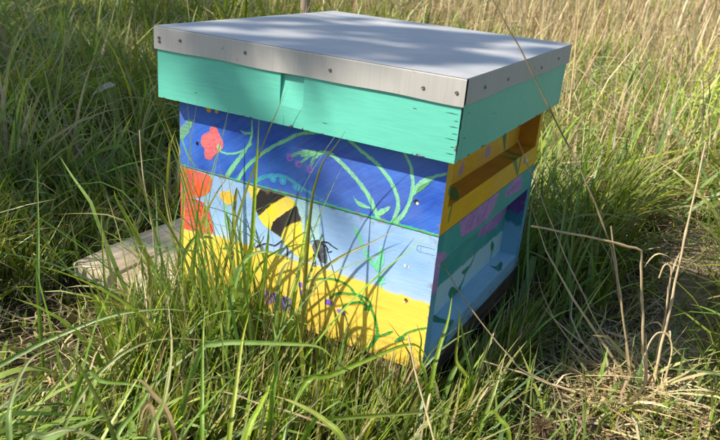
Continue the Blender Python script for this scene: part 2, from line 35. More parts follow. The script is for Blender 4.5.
TUFTS=[[([(-0.1661,-0.3011,-0.012),(-0.2006,-0.3077,0.0407),(-0.2284,-0.3148,0.0846),(-0.2517,-0.3197,0.1282),(-0.2764,-0.3256,0.1709),(-0.277,-0.3301,0.1887)],0.01309),([(-0.0742,-0.2791,0.0397),(-0.1134,-0.2443,0.1205),(-0.1584,-0.2131,0.2001),(-0.1837,-0.1966,0.2231),(-0.2127,-0.1763,0.2592),(-0.2441,-0.1547,0.3011)],0.00474),([(-0.0232,-0.32,0.0485),(-0.0216,-0.3125,0.1689),(-0.024,-0.305,0.2549),(-0.0277,-0.2975,0.2994),(-0.0322,-0.29,0.3415)],0.00674),([(0.0691,-0.31,0.0708),(0.0697,-0.3083,0.1779),(0.0713,-0.3067,0.249),(0.075,-0.305,0.2767),(0.0833,-0.3033,0.3075),(0.0997,-0.3017,0.333),(0.1124,-0.3,0.356)],0.00462),([(0.0636,-0.3,0.0527),(0.0707,-0.289,0.1184),(0.0808,-0.278,0.1406),(0.1085,-0.267,0.1677),(0.144,-0.256,0.1933),(0.1809,-0.245,0.224)],0.00587),([(-0.1427,-0.3407,0.0079),(-0.1772,-0.2898,0.1178),(-0.1994,-0.2575,0.1711),(-0.2288,-0.2216,0.2411)],0.00783),([(-0.1358,-0.3569,0.0177),(-0.1417,-0.3269,0.1034),(-0.1327,-0.312,0.1377),(-0.1168,-0.3054,0.1449),(-0.1034,-0.3028,0.1461),(-0.0926,-0.3042,0.1413)],0.00692),([(-0.0724,-0.2982,0.0219),(-0.1059,-0.2475,0.1664),(-0.1133,-0.2302,0.2051),(-0.1082,-0.2215,0.2099),(-0.1001,-0.2133,0.2097),(-0.0927,-0.2073,0.2057),(-0.0746,-0.1969,0.1989),(-0.0574,-0.1877,0.1904),(-0.0484,-0.1832,0.1811),(-0.0503,-0.1779,0.186)],0.0047),([(0.0336,-0.322,0.0355),(0.0225,-0.3033,0.1017),(0.0228,-0.2999,0.12),(0.0258,-0.2975,0.1329),(0.0311,-0.2957,0.1418),(0.0379,-0.2979,0.1399)],0.01028),([(-0.0681,-0.3393,0.0332),(-0.0817,-0.3123,0.1101),(-0.0867,-0.2964,0.1519)],0.00604),([(0.0449,-0.3026,0.0388),(0.031,-0.263,0.1265),(0.0221,-0.2355,0.1808),(0.0145,-0.214,0.2202)],0.00667),([(-0.0618,-0.2942,0.0184),(-0.0753,-0.2399,0.1296),(-0.0806,-0.2089,0.1786),(-0.0892,-0.1834,0.2191)],0.00627),([(-0.0354,-0.3009,0.0271),(-0.0663,-0.2737,0.1064),(-0.0854,-0.2579,0.1464),(-0.0955,-0.2387,0.1833)],0.00615),([(-0.0913,-0.2918,0.0035),(-0.137,-0.2599,0.0927),(-0.1708,-0.2375,0.1466),(-0.2048,-0.2152,0.2003)],0.00558),([(-0.1209,-0.3217,-0.0021),(-0.1614,-0.3009,0.074),(-0.2026,-0.2868,0.1359),(-0.2325,-0.2695,0.1919)],0.0079),([(0.0555,-0.3036,0.0515),(0.051,-0.2588,0.1309),(0.0471,-0.2317,0.1693),(0.0418,-0.2051,0.2084)],0.00441),([(-0.0148,-0.3729,0.0589),(-0.0165,-0.3501,0.1289),(-0.0067,-0.3408,0.1549),(0.0116,-0.3334,0.1669),(0.0376,-0.3269,0.1675),(0.0636,-0.3227,0.163)],0.00713)],[([(-0.0109,-0.5894,0.0023),(-0.0259,-0.6137,0.1017),(-0.0437,-0.646,0.1862)],0.00782),([(-0.2693,-0.5878,-0.0204),(-0.2228,-0.5435,0.0256),(-0.1896,-0.5164,0.0482),(-0.1364,-0.4758,0.0779),(-0.0791,-0.4398,0.0923),(-0.0364,-0.4177,0.0924)],0.00822),([(-0.1067,-0.5516,0.0357),(-0.0738,-0.5487,0.0379),(-0.0345,-0.5403,0.0454),(-0.003,-0.538,0.0478),(0.0248,-0.5407,0.0434)],0.00772),([(-0.012,-0.5925,-0.0035),(-0.0118,-0.5467,0.027),(-0.0166,-0.5065,0.0507),(-0.0176,-0.4659,0.0709)],0.00842),([(-0.0581,-0.6742,0.0297),(-0.041,-0.6606,0.0406),(-0.0184,-0.6451,0.0493),(0.0135,-0.6319,0.0417),(0.026,-0.6297,0.0322)],0.00895),([(-0.1655,-0.6382,-0.0368),(-0.1735,-0.5896,-0.0086),(-0.1832,-0.5502,0.0006),(-0.1892,-0.5123,0.0021)],0.00881),([(-0.1792,-0.6205,-0.0628),(-0.1795,-0.5805,-0.0404),(-0.1759,-0.5375,-0.0156),(-0.1741,-0.4946,0.011),(-0.1848,-0.4668,0.0179)],0.0078),([(-0.1112,-0.529,0.0099),(-0.1132,-0.5008,0.0214),(-0.1138,-0.4728,0.0307),(-0.1192,-0.4486,0.037)],0.01063),([(-0.0971,-0.6,-0.0304),(-0.0939,-0.5598,0.0227),(-0.0697,-0.5136,0.0648),(-0.0312,-0.4721,0.0795),(0.0323,-0.4275,0.0719)],0.00755),([(-0.3263,-0.4439,0.0438),(-0.3693,-0.4026,0.1189),(-0.4186,-0.3564,0.2128)],0.00615),([(0.0501,-0.5928,0.0327),(0.0337,-0.5507,0.0559),(0.006,-0.5082,0.0934),(-0.0346,-0.4709,0.1341)],0.00917),([(-0.2288,-0.3953,-0.015),(-0.26,-0.3732,0.0713),(-0.287,-0.3489,0.158)],0.00627),([(-0.1052,-0.6607,0.0059),(-0.1277,-0.6376,0.039),(-0.1337,-0.6045,0.0754),(-0.1188,-0.5719,0.086)],0.0094),([(0.0461,-0.5482,0.0015),(0.0259,-0.5429,0.0371),(0.0086,-0.5456,0.0514),(-0.0006,-0.5462,0.0606),(-0.0088,-0.5482,0.0657),(-0.0165,-0.5528,0.0644),(-0.015,-0.5568,0.0535)],0.00608),([(0.0392,-0.5665,-0.0044),(0.0155,-0.557,0.0447),(0.0091,-0.5631,0.0384),(0.0101,-0.5688,0.0243),(0.0084,-0.578,0.0055)],0.00722),([(-0.008,-0.5529,-0.0281),(-0.0163,-0.5256,0.0162),(-0.0239,-0.4986,0.0587),(-0.029,-0.4814,0.0763)],0.00629)],[([(0.0272,-0.4884,0.0768),(0.0466,-0.4732,0.0995),(0.0846,-0.4553,0.1066),(0.1321,-0.4335,0.1114),(0.1647,-0.4207,0.1131),(0.1884,-0.4186,0.1011)],0.00881),([(0.1565,-0.5548,0.0491),(0.1526,-0.5228,0.0805),(0.1476,-0.5028,0.0858),(0.1444,-0.4869,0.08)],0.01007),([(0.1037,-0.5656,0.0317),(0.0748,-0.532,0.0685),(0.0439,-0.4951,0.1152),(0.0206,-0.4639,0.1399)],0.00516),([(0.1198,-0.5379,0.0207),(0.0971,-0.4975,0.0658),(0.0755,-0.4576,0.1084),(0.0604,-0.4245,0.128)],0.00587),([(0.1513,-0.4344,0.0541),(0.1763,-0.4078,0.0685),(0.2145,-0.3713,0.0901),(0.2439,-0.342,0.1054),(0.2604,-0.3278,0.102),(0.2796,-0.3224,0.0752)],0.00755),([(0.1897,-0.4701,0.0377),(0.2049,-0.4513,0.042),(0.2685,-0.4062,0.049),(0.3137,-0.3731,0.0507),(0.3433,-0.3561,0.034)],0.00662),([(0.2457,-0.4797,0.0325),(0.2106,-0.475,0.057),(0.173,-0.4781,0.0664),(0.1414,-0.482,0.0673)],0.00929),([(0.1223,-0.4564,0.0382),(0.1108,-0.4326,0.0598),(0.0939,-0.4105,0.0839),(0.0754,-0.392,0.102)],0.00629)],[([(0.263,-0.2707,0.0201),(0.2595,-0.2454,0.0632),(0.2586,-0.2241,0.0942),(0.2528,-0.2044,0.1274)],0.00839),([(0.3044,-0.2048,-0.0159),(0.3064,-0.1669,0.0402),(0.3094,-0.1343,0.0831)],0.00881),([(0.2772,-0.2336,0.0053),(0.2874,-0.2144,0.0368),(0.2977,-0.1975,0.0631)],0.0072),([(0.3418,-0.2755,-0.0283),(0.3434,-0.2485,0.0036),(0.3434,-0.2258,0.0276),(0.3412,-0.1988,0.064)],0.00685),([(0.3056,-0.2287,0.0106),(0.2874,-0.2193,0.0532),(0.2719,-0.2105,0.0912),(0.2626,-0.2059,0.1125)],0.00571),([(0.2629,-0.292,0.0267),(0.2467,-0.2863,0.0585),(0.2422,-0.2778,0.083),(0.2311,-0.2748,0.1028)],0.00548),([(0.3028,-0.231,0.0087),(0.2811,-0.2297,0.037),(0.2753,-0.2196,0.0668),(0.2684,-0.2081,0.1007)],0.00571),([(0.3939,-0.3252,0.0175),(0.3775,-0.3242,0.0389),(0.3663,-0.3262,0.0474),(0.3584,-0.3382,0.0295)],0.00755),([(0.4189,-0.1667,-0.0636),(0.3942,-0.1544,-0.0251),(0.3651,-0.1443,0.0136),(0.3433,-0.1359,0.0398)],0.00734)]]
STALKS={'bent': ([(0.5161,-0.0035,-0.01),(0.5021,-0.0161,0.0491),(0.4829,-0.0212,0.131),(0.4696,-0.0307,0.1962),(0.4037,-0.087,0.2172),(0.3324,-0.1478,0.2341)],0.00566),'tall': ([(0.5317,-0.019,-0.01),(0.5279,0.0016,0.041),(0.5257,0.0295,0.1068),(0.5192,0.0647,0.1941),(0.5167,0.086,0.2452),(0.5117,0.1241,0.3372)],0.00556),'cross': ([(0.4974,-0.0373,-0.01),(0.4718,-0.0428,0.0806),(0.4322,-0.0467,0.191),(0.3952,-0.0652,0.2653),(0.3489,-0.0876,0.3418),(0.338,-0.1136,0.3687),(0.3267,-0.139,0.3974),(0.2896,-0.1626,0.4603),(0.2448,-0.1883,0.5276),(0.215,-0.2114,0.5831)],0.00371),'twin': ([(0.5011,-0.0413,-0.01),(0.4835,-0.0434,0.0468),(0.4651,-0.0466,0.1022),(0.4412,-0.0454,0.1738),(0.4237,-0.0489,0.2275)],0.00461),'hook': ([(0.5279,0.019,-0.01),(0.524,0.0355,0.0319),(0.5223,0.0492,0.065),(0.5163,0.0646,0.1067),(0.5127,0.0759,0.1366),(0.5057,0.0757,0.1442),(0.5002,0.0713,0.1407),(0.4985,0.0626,0.1232)],0.00477),'node': ([(0.4673,0.0535,-0.0324),(0.4186,0.0515,0.0268),(0.3623,0.0534,0.1039),(0.3287,0.0556,0.1548),(0.3038,0.0565,0.1929),(0.2737,0.0586,0.2397),(0.2573,0.0585,0.2656),(0.2455,0.0582,0.2855),(0.2378,0.0567,0.2979)],0.00336),'slant': ([(0.404,-0.1461,0.0004),(0.3567,-0.1669,0.0222),(0.2966,-0.1788,0.0793),(0.2522,-0.1865,0.1277),(0.2133,-0.1903,0.1781)],0.00294),'lying': ([(0.4359,-0.1326,-0.0064),(0.415,-0.1412,-0.0014),(0.3609,-0.1626,0.0135),(0.3073,-0.1853,0.0248)],0.00441),'fore': ([(0.2417,-0.451,0.0202),(0.2251,-0.4421,0.0186),(0.1781,-0.4457,0.0243),(0.1221,-0.4554,0.0269),(0.057,-0.4694,0.0302)],0.00361),'pale': ([(0.334,-0.4138,0.0237),(0.3235,-0.4051,0.0351),(0.3039,-0.3936,0.0636),(0.2763,-0.3796,0.1071),(0.2582,-0.3663,0.1378)],0.00416),'thinleft': ([(-0.3649,-0.1602,0.0467),(-0.3872,-0.1445,0.0626),(-0.4325,-0.1155,0.1357),(-0.4686,-0.0845,0.2024)],0.00453),'seed': ([(-1.8978,0.9213,0.045),(-2.0274,0.9333,0.1326),(-2.144,0.9397,0.1922),(-2.2293,0.951,0.2264)],0.00811),'diag': ([(0.3353,1.7262,-0.0),(0.3059,1.7164,0.0123),(0.1683,1.6762,0.0821),(-0.038,1.632,0.2234)],0.00956),'diagb': ([(0.4092,1.7447,-0.0),(0.2572,1.7027,0.0829),(0.1174,1.6738,0.1809),(0.0219,1.6481,0.2344)],0.00804),'loop': ([(0.547,-0.0464,-0.01),(0.5462,-0.0342,0.0185),(0.5447,-0.0212,0.0497),(0.5339,-0.0177,0.0702),(0.5201,-0.0242,0.0717),(0.513,-0.0338,0.0582),(0.5112,-0.043,0.0395)],0.00451)}
# ---------------------------------------------------------------- helpers
def s2l(r, g, b, k=1.0):
    f = lambda c: ((c / 255 + .055) / 1.055) ** 2.4 if c > 10 else c / 255 / 12.92
    return np.array([f(r) * k, f(g) * k, f(b) * k])

def tag(o, label=None, cat=None, group=None, kind=None):
    if label: o['label'] = label
    if cat: o['category'] = cat
    if group: o['group'] = group
    if kind: o['kind'] = kind
    return o

def empty(name, loc, parent=None):
    o = bpy.data.objects.new(name, None); COL.objects.link(o); o.location = loc; o.empty_display_size = .05
    if parent is not None: o.parent = parent
    return o

def link(name, me, mat=None, parent=None):
    if mat is not None:
        me.materials.clear(); me.materials.append(mat)
    o = bpy.data.objects.new(name, me); COL.objects.link(o)
    if parent is not None: o.parent = parent
    return o

def np_mesh(name, V, quads, tris=None, col=None, smooth=True):
    """mesh from numpy arrays, optional per-vertex colour attribute"""
    me = bpy.data.meshes.new(name)
    V = np.asarray(V, np.float32); quads = np.asarray(quads, np.int32).reshape(-1, 4)
    tris = np.zeros((0, 3), np.int32) if tris is None else np.asarray(tris, np.int32).reshape(-1, 3)
    me.vertices.add(len(V)); me.vertices.foreach_set('co', V.ravel())
    nl = quads.size + tris.size
    me.loops.add(nl); me.loops.foreach_set('vertex_index', np.concatenate([quads.ravel(), tris.ravel()]))
    npoly = len(quads) + len(tris)
    me.polygons.add(npoly)
    tot = np.concatenate([np.full(len(quads), 4), np.full(len(tris), 3)]).astype(np.int32)
    st = np.concatenate([[0], np.cumsum(tot)[:-1]]).astype(np.int32)
    me.polygons.foreach_set('loop_start', st)
    me.polygons.foreach_set('use_smooth', np.full(npoly, smooth))
    me.update(calc_edges=True); me.validate()
    if col is not None:
        a = me.color_attributes.new('Col', 'FLOAT_COLOR', 'POINT')
        c = np.ones((len(V), 4), np.float32); c[:, :3] = col
        a.data.foreach_set('color', c.ravel())
    return me

def bevel_mesh(bm, w=.0015, seg=2):
    bmesh.ops.bevel(bm, geom=[e for e in bm.edges if e.is_manifold and e.calc_face_angle(0) > .5], offset=w, segments=seg, affect='EDGES', profile=.5)

def bm_box(bm, x0, x1, y0, y1, z0, z1):
    vs = [bm.verts.new(p) for p in ((x0, y0, z0), (x1, y0, z0), (x1, y1, z0), (x0, y1, z0), (x0, y0, z1), (x1, y0, z1), (x1, y1, z1), (x0, y1, z1))]
    for f in ((0, 3, 2, 1), (4, 5, 6, 7), (0, 1, 5, 4), (1, 2, 6, 5), (2, 3, 7, 6), (3, 0, 4, 7)):
        bm.faces.new([vs[i] for i in f])

def bm_done(bm, name, mat, parent=None, smooth=False):
    bmesh.ops.recalc_face_normals(bm, faces=bm.faces)
    me = bpy.data.meshes.new(name); bm.to_mesh(me); bm.free()
    for p in me.polygons: p.use_smooth = smooth
    return link(name, me, mat, parent)

def box(name, x0, x1, y0, y1, z0, z1, mat, parent=None, bev=.0015):
    bm = bmesh.new(); bm_box(bm, x0, x1, y0, y1, z0, z1)
    if bev: bevel_mesh(bm, bev)
    return bm_done(bm, name, mat, parent)

# ---------------------------------------------------------------- value noise for paint and planting
_T = np.random.default_rng(3).random((256, 256))
def vnoise(x, y):
    xi = np.floor(x).astype(int); yi = np.floor(y).astype(int); fx = x - xi; fy = y - yi
    fx = fx * fx * (3 - 2 * fx); fy = fy * fy * (3 - 2 * fy)
    a = _T[xi & 255, yi & 255]; b = _T[(xi + 1) & 255, yi & 255]; c = _T[xi & 255, (yi + 1) & 255]; d = _T[(xi + 1) & 255, (yi + 1) & 255]
    return (a * (1 - fx) + b * fx) * (1 - fy) + (c * (1 - fx) + d * fx) * fy
def fbm(x, y, o=4):
    s = 0; a = .5
    for i in range(o):
        s = s + a * vnoise(x * 2 ** i + 17.3 * i, y * 2 ** i + 9.1 * i); a *= .5
    return s / (1 - .5 ** o)
def sst(a, b, x):
    t = np.clip((x - a) / (b - a), 0, 1); return t * t * (3 - 2 * t)

# ---------------------------------------------------------------- materials
def nodes(name):
    m = bpy.data.materials.new(name); m.use_nodes = True
    return m, m.node_tree.nodes, m.node_tree.links, m.node_tree.nodes['Principled BSDF']

def add(n, t, **k):
    x = n.new(t)
    for a, b in k.items(): setattr(x, a, b)
    return x

def painted_mat(name, rough=.5, bump=.12, grain=(4, 60, 60)):
    """brushed-on paint: colour attribute, wood grain and brush relief in the bump"""
    m, n, l, p = nodes(name)
    at = add(n, 'ShaderNodeVertexColor', layer_name='Col')
    tc = add(n, 'ShaderNodeTexCoord'); mp = add(n, 'ShaderNodeMapping'); mp.inputs['Scale'].default_value = grain
    nz = add(n, 'ShaderNodeTexNoise'); nz.inputs['Scale'].default_value = 7; nz.inputs['Detail'].default_value = 6
    l.new(tc.outputs['Object'], mp.inputs[0]); l.new(mp.outputs[0], nz.inputs['Vector'])
    nz2 = add(n, 'ShaderNodeTexNoise'); nz2.inputs['Scale'].default_value = 500; nz2.inputs['Detail'].default_value = 3
    l.new(tc.outputs['Object'], nz2.inputs['Vector'])
    mx = add(n, 'ShaderNodeMath', operation='MULTIPLY_ADD'); mx.inputs[1].default_value = .35
    l.new(nz2.outputs[0], mx.inputs[0]); l.new(nz.outputs[0], mx.inputs[2])
    bp = add(n, 'ShaderNodeBump'); bp.inputs['Strength'].default_value = bump; bp.inputs['Distance'].default_value = .0012
    ra = add(n, 'ShaderNodeAttribute', attribute_name='relief'); b2 = add(n, 'ShaderNodeBump'); b2.inputs['Strength'].default_value = .55; b2.inputs['Distance'].default_value = .0011
    l.new(ra.outputs['Fac'], b2.inputs['Height']); l.new(b2.outputs[0], bp.inputs['Normal'])
    l.new(mx.outputs[0], bp.inputs['Height']); l.new(bp.outputs[0], p.inputs['Normal'])
    rr = add(n, 'ShaderNodeMapRange'); rr.inputs[3].default_value = rough - .08; rr.inputs[4].default_value = rough + .15
    l.new(nz.outputs[0], rr.inputs[0]); l.new(rr.outputs[0], p.inputs['Roughness'])
    l.new(at.outputs[0], p.inputs['Base Color']); p.inputs['Specular IOR Level'].default_value = .35
    return m

def paint_solid(name, col, dark, rough=.45, grain=(5, 70, 70), chip=(.13, .10, .075), chip_amt=.70, bump=.13, edges=False):
    """one coat of paint over softwood: faint tone drift, brush lines, small chips to bare wood"""
    m, n, l, p = nodes(name)
    tc = add(n, 'ShaderNodeTexCoord'); mp = add(n, 'ShaderNodeMapping'); mp.inputs['Scale'].default_value = grain
    l.new(tc.outputs['Object'], mp.inputs[0])
    nz = add(n, 'ShaderNodeTexNoise'); nz.inputs['Scale'].default_value = 6; nz.inputs['Detail'].default_value = 7; l.new(mp.outputs[0], nz.inputs['Vector'])
    lo = add(n, 'ShaderNodeTexNoise'); lo.inputs['Scale'].default_value = 9; lo.inputs['Detail'].default_value = 4; l.new(tc.outputs['Object'], lo.inputs['Vector'])
    mix = add(n, 'ShaderNodeMix', data_type='RGBA'); mix.inputs[6].default_value = (*col, 1); mix.inputs[7].default_value = (*dark, 1)
    sm = add(n, 'ShaderNodeMath', operation='MULTIPLY'); l.new(nz.outputs[0], sm.inputs[0]); l.new(lo.outputs[0], sm.inputs[1])
    rg = add(n, 'ShaderNodeMapRange'); rg.inputs[1].default_value = .17; rg.inputs[2].default_value = .36; l.new(sm.outputs[0], rg.inputs[0])
    l.new(rg.outputs[0], mix.inputs[0])
    ch = add(n, 'ShaderNodeTexNoise'); ch.inputs['Scale'].default_value = 55; ch.inputs['Detail'].default_value = 5; ch.inputs['Roughness'].default_value = .6
    l.new(tc.outputs['Object'], ch.inputs['Vector'])
    cr = add(n, 'ShaderNodeMapRange'); cr.inputs[1].default_value = chip_amt + (.04 if edges else 0); cr.inputs[2].default_value = chip_amt + (.05 if edges else .02); l.new(ch.outputs[0], cr.inputs[0])
    if edges:   # paint worn through along the lower edge and the near corner of the roof
        sx = add(n, 'ShaderNodeSeparateXYZ'); l.new(tc.outputs['Object'], sx.inputs[0])
        def near(sock, val, w):
            a = add(n, 'ShaderNodeMath', operation='SUBTRACT'); l.new(sock, a.inputs[0]); a.inputs[1].default_value = val
            b = add(n, 'ShaderNodeMath', operation='ABSOLUTE'); l.new(a.outputs[0], b.inputs[0])
            c = add(n, 'ShaderNodeMapRange'); c.inputs[1].default_value = w; c.inputs[2].default_value = 0; c.inputs[3].default_value = 0; c.inputs[4].default_value = .17; l.new(b.outputs[0], c.inputs[0]); return c.outputs[0]
        e1 = near(sx.outputs[2], .331, .006); e2 = near(sx.outputs[0], .2487, .007); e3 = near(sx.outputs[1], -.2586, .006)
        m23 = add(n, 'ShaderNodeMath', operation='MINIMUM'); l.new(e2, m23.inputs[0]); l.new(e3, m23.inputs[1])
        mm = add(n, 'ShaderNodeMath', operation='MAXIMUM'); l.new(e1, mm.inputs[0]); l.new(m23.outputs[0], mm.inputs[1])
        sm2 = add(n, 'ShaderNodeMath', operation='ADD'); l.new(ch.outputs[0], sm2.inputs[0]); l.new(mm.outputs[0], sm2.inputs[1]); l.new(sm2.outputs[0], cr.inputs[0])
    mix2 = add(n, 'ShaderNodeMix', data_type='RGBA'); l.new(mix.outputs[2], mix2.inputs[6]); mix2.inputs[7].default_value = (*chip, 1); l.new(cr.outputs[0], mix2.inputs[0])
    l.new(mix2.outputs[2], p.inputs['Base Color'])
    fine = add(n, 'ShaderNodeTexNoise'); fine.inputs['Scale'].default_value = 420; fine.inputs['Detail'].default_value = 3; l.new(tc.outputs['Object'], fine.inputs['Vector'])
    h = add(n, 'ShaderNodeMath', operation='MULTIPLY_ADD'); h.inputs[1].default_value = .4; l.new(fine.outputs[0], h.inputs[0]); l.new(nz.outputs[0], h.inputs[2])
    h2 = add(n, 'ShaderNodeMath', operation='SUBTRACT'); l.new(h.outputs[0], h2.inputs[0]); l.new(cr.outputs[0], h2.inputs[1])
    bp = add(n, 'ShaderNodeBump'); bp.inputs['Strength'].default_value = bump; bp.inputs['Distance'].default_value = .001
    l.new(h2.outputs[0], bp.inputs['Height']); l.new(bp.outputs[0], p.inputs['Normal'])
    p.inputs['Roughness'].default_value = rough; p.inputs['Specular IOR Level'].default_value = .4
    return m

def metal_mat(name, base, rough, metallic, streak=(80, 80, 3), lines=.25, dirt=(.30, .21, .13), stain=False):
    m, n, l, p = nodes(name)
    tc = add(n, 'ShaderNodeTexCoord'); mp = add(n, 'ShaderNodeMapping'); mp.inputs['Scale'].default_value = streak
    l.new(tc.outputs['Object'], mp.inputs[0])
    nz = add(n, 'ShaderNodeTexNoise'); nz.inputs['Scale'].default_value = 3; nz.inputs['Detail'].default_value = 6; l.new(mp.outputs[0], nz.inputs['Vector'])
    big = add(n, 'ShaderNodeTexNoise'); big.inputs['Scale'].default_value = 14; big.inputs['Detail'].default_value = 5; l.new(tc.outputs['Object'], big.inputs['Vector'])
    a = add(n, 'ShaderNodeMath', operation='MULTIPLY'); l.new(nz.outputs[0], a.inputs[0]); l.new(big.outputs[0], a.inputs[1])
    rg = add(n, 'ShaderNodeMapRange'); rg.inputs[1].default_value = .12; rg.inputs[2].default_value = .42; l.new(a.outputs[0], rg.inputs[0])
    mix = add(n, 'ShaderNodeMix', data_type='RGBA'); mix.inputs[6].default_value = (*[c * (1 - lines) for c in base], 1); mix.inputs[7].default_value = (*base, 1)
    l.new(rg.outputs[0], mix.inputs[0])
    sp = add(n, 'ShaderNodeTexNoise'); sp.inputs['Scale'].default_value = 30; sp.inputs['Detail'].default_value = 8; sp.inputs['Roughness'].default_value = .7
    l.new(tc.outputs['Object'], sp.inputs['Vector'])
    sr = add(n, 'ShaderNodeMapRange'); sr.inputs[1].default_value = .63; sr.inputs[2].default_value = .69; sr.inputs[4].default_value = .8; l.new(sp.outputs[0], sr.inputs[0])
    mix2 = add(n, 'ShaderNodeMix', data_type='RGBA'); l.new(mix.outputs[2], mix2.inputs[6]); mix2.inputs[7].default_value = (*dirt, 1); l.new(sr.outputs[0], mix2.inputs[0])
    if stain:
        wv = add(n, 'ShaderNodeTexNoise'); wv.inputs['Scale'].default_value = 7; wv.inputs['Detail'].default_value = 9; wv.inputs['Roughness'].default_value = .65; l.new(tc.outputs['Object'], wv.inputs['Vector'])
        wr = add(n, 'ShaderNodeMapRange'); wr.inputs[1].default_value = .5; wr.inputs[2].default_value = .68; wr.inputs[4].default_value = .55; l.new(wv.outputs[0], wr.inputs[0])
        m3 = add(n, 'ShaderNodeMix', data_type='RGBA'); l.new(mix2.outputs[2], m3.inputs[6]); m3.inputs[7].default_value = (.68, .60, .53, 1); l.new(wr.outputs[0], m3.inputs[0])
        last = m3
        for rot, sc in ((.5, 1), (-.9, 1.3)):     # long fine scratches
            mr = add(n, 'ShaderNodeMapping'); mr.inputs['Rotation'].default_value = (0, 0, rot); mr.inputs['Scale'].default_value = (3 * sc, 210 * sc, 1); l.new(tc.outputs['Object'], mr.inputs[0])
            ns = add(n, 'ShaderNodeTexNoise'); ns.inputs['Scale'].default_value = 1; ns.inputs['Detail'].default_value = 1; l.new(mr.outputs[0], ns.inputs['Vector'])
            rs = add(n, 'ShaderNodeMapRange'); rs.inputs[1].default_value = .74; rs.inputs[2].default_value = .78; rs.inputs[4].default_value = .5; l.new(ns.outputs[0], rs.inputs[0])
            m4 = add(n, 'ShaderNodeMix', data_type='RGBA'); l.new(last.outputs[2], m4.inputs[6]); m4.inputs[7].default_value = (.34, .34, .35, 1); l.new(rs.outputs[0], m4.inputs[0]); last = m4
        mix2 = last
    l.new(mix2.outputs[2], p.inputs['Base Color']); p.inputs['Metallic'].default_value = metallic
    rr = add(n, 'ShaderNodeMapRange'); rr.inputs[3].default_value = rough - .07; rr.inputs[4].default_value = rough + .14; l.new(big.outputs[0], rr.inputs[0]); l.new(rr.outputs[0], p.inputs['Roughness'])
    bp = add(n, 'ShaderNodeBump'); bp.inputs['Strength'].default_value = .18; bp.inputs['Distance'].default_value = .001
    l.new(nz.outputs[0], bp.inputs['Height']); l.new(bp.outputs[0], p.inputs['Normal'])
    return m

def wood_mat(name, c0, c1, scale=(60, 3, 60), rough=.8, bump=.6):
    m, n, l, p = nodes(name)
    tc = add(n, 'ShaderNodeTexCoord'); mp = add(n, 'ShaderNodeMapping'); mp.inputs['Scale'].default_value = scale
    l.new(tc.outputs['Object'], mp.inputs[0])
    nz = add(n, 'ShaderNodeTexNoise'); nz.inputs['Scale'].default_value = 2.5; nz.inputs['Detail'].default_value = 9; nz.inputs['Distortion'].default_value = .4; l.new(mp.outputs[0], nz.inputs['Vector'])
    lo = add(n, 'ShaderNodeTexNoise'); lo.inputs['Scale'].default_value = 11; lo.inputs['Detail'].default_value = 5; l.new(tc.outputs['Object'], lo.inputs['Vector'])
    a = add(n, 'ShaderNodeMath', operation='MULTIPLY'); l.new(nz.outputs[0], a.inputs[0]); l.new(lo.outputs[0], a.inputs[1])
    rg = add(n, 'ShaderNodeMapRange'); rg.inputs[1].default_value = .13; rg.inputs[2].default_value = .36; l.new(a.outputs[0], rg.inputs[0])
    mix = add(n, 'ShaderNodeMix', data_type='RGBA'); mix.inputs[6].default_value = (*c1, 1); mix.inputs[7].default_value = (*c0, 1); l.new(rg.outputs[0], mix.inputs[0])
    l.new(mix.outputs[2], p.inputs['Base Color']); p.inputs['Roughness'].default_value = rough; p.inputs['Specular IOR Level'].default_value = .2
    bp = add(n, 'ShaderNodeBump'); bp.inputs['Strength'].default_value = bump; bp.inputs['Distance'].default_value = .0015
    l.new(nz.outputs[0], bp.inputs['Height']); l.new(bp.outputs[0], p.inputs['Normal'])
    return m

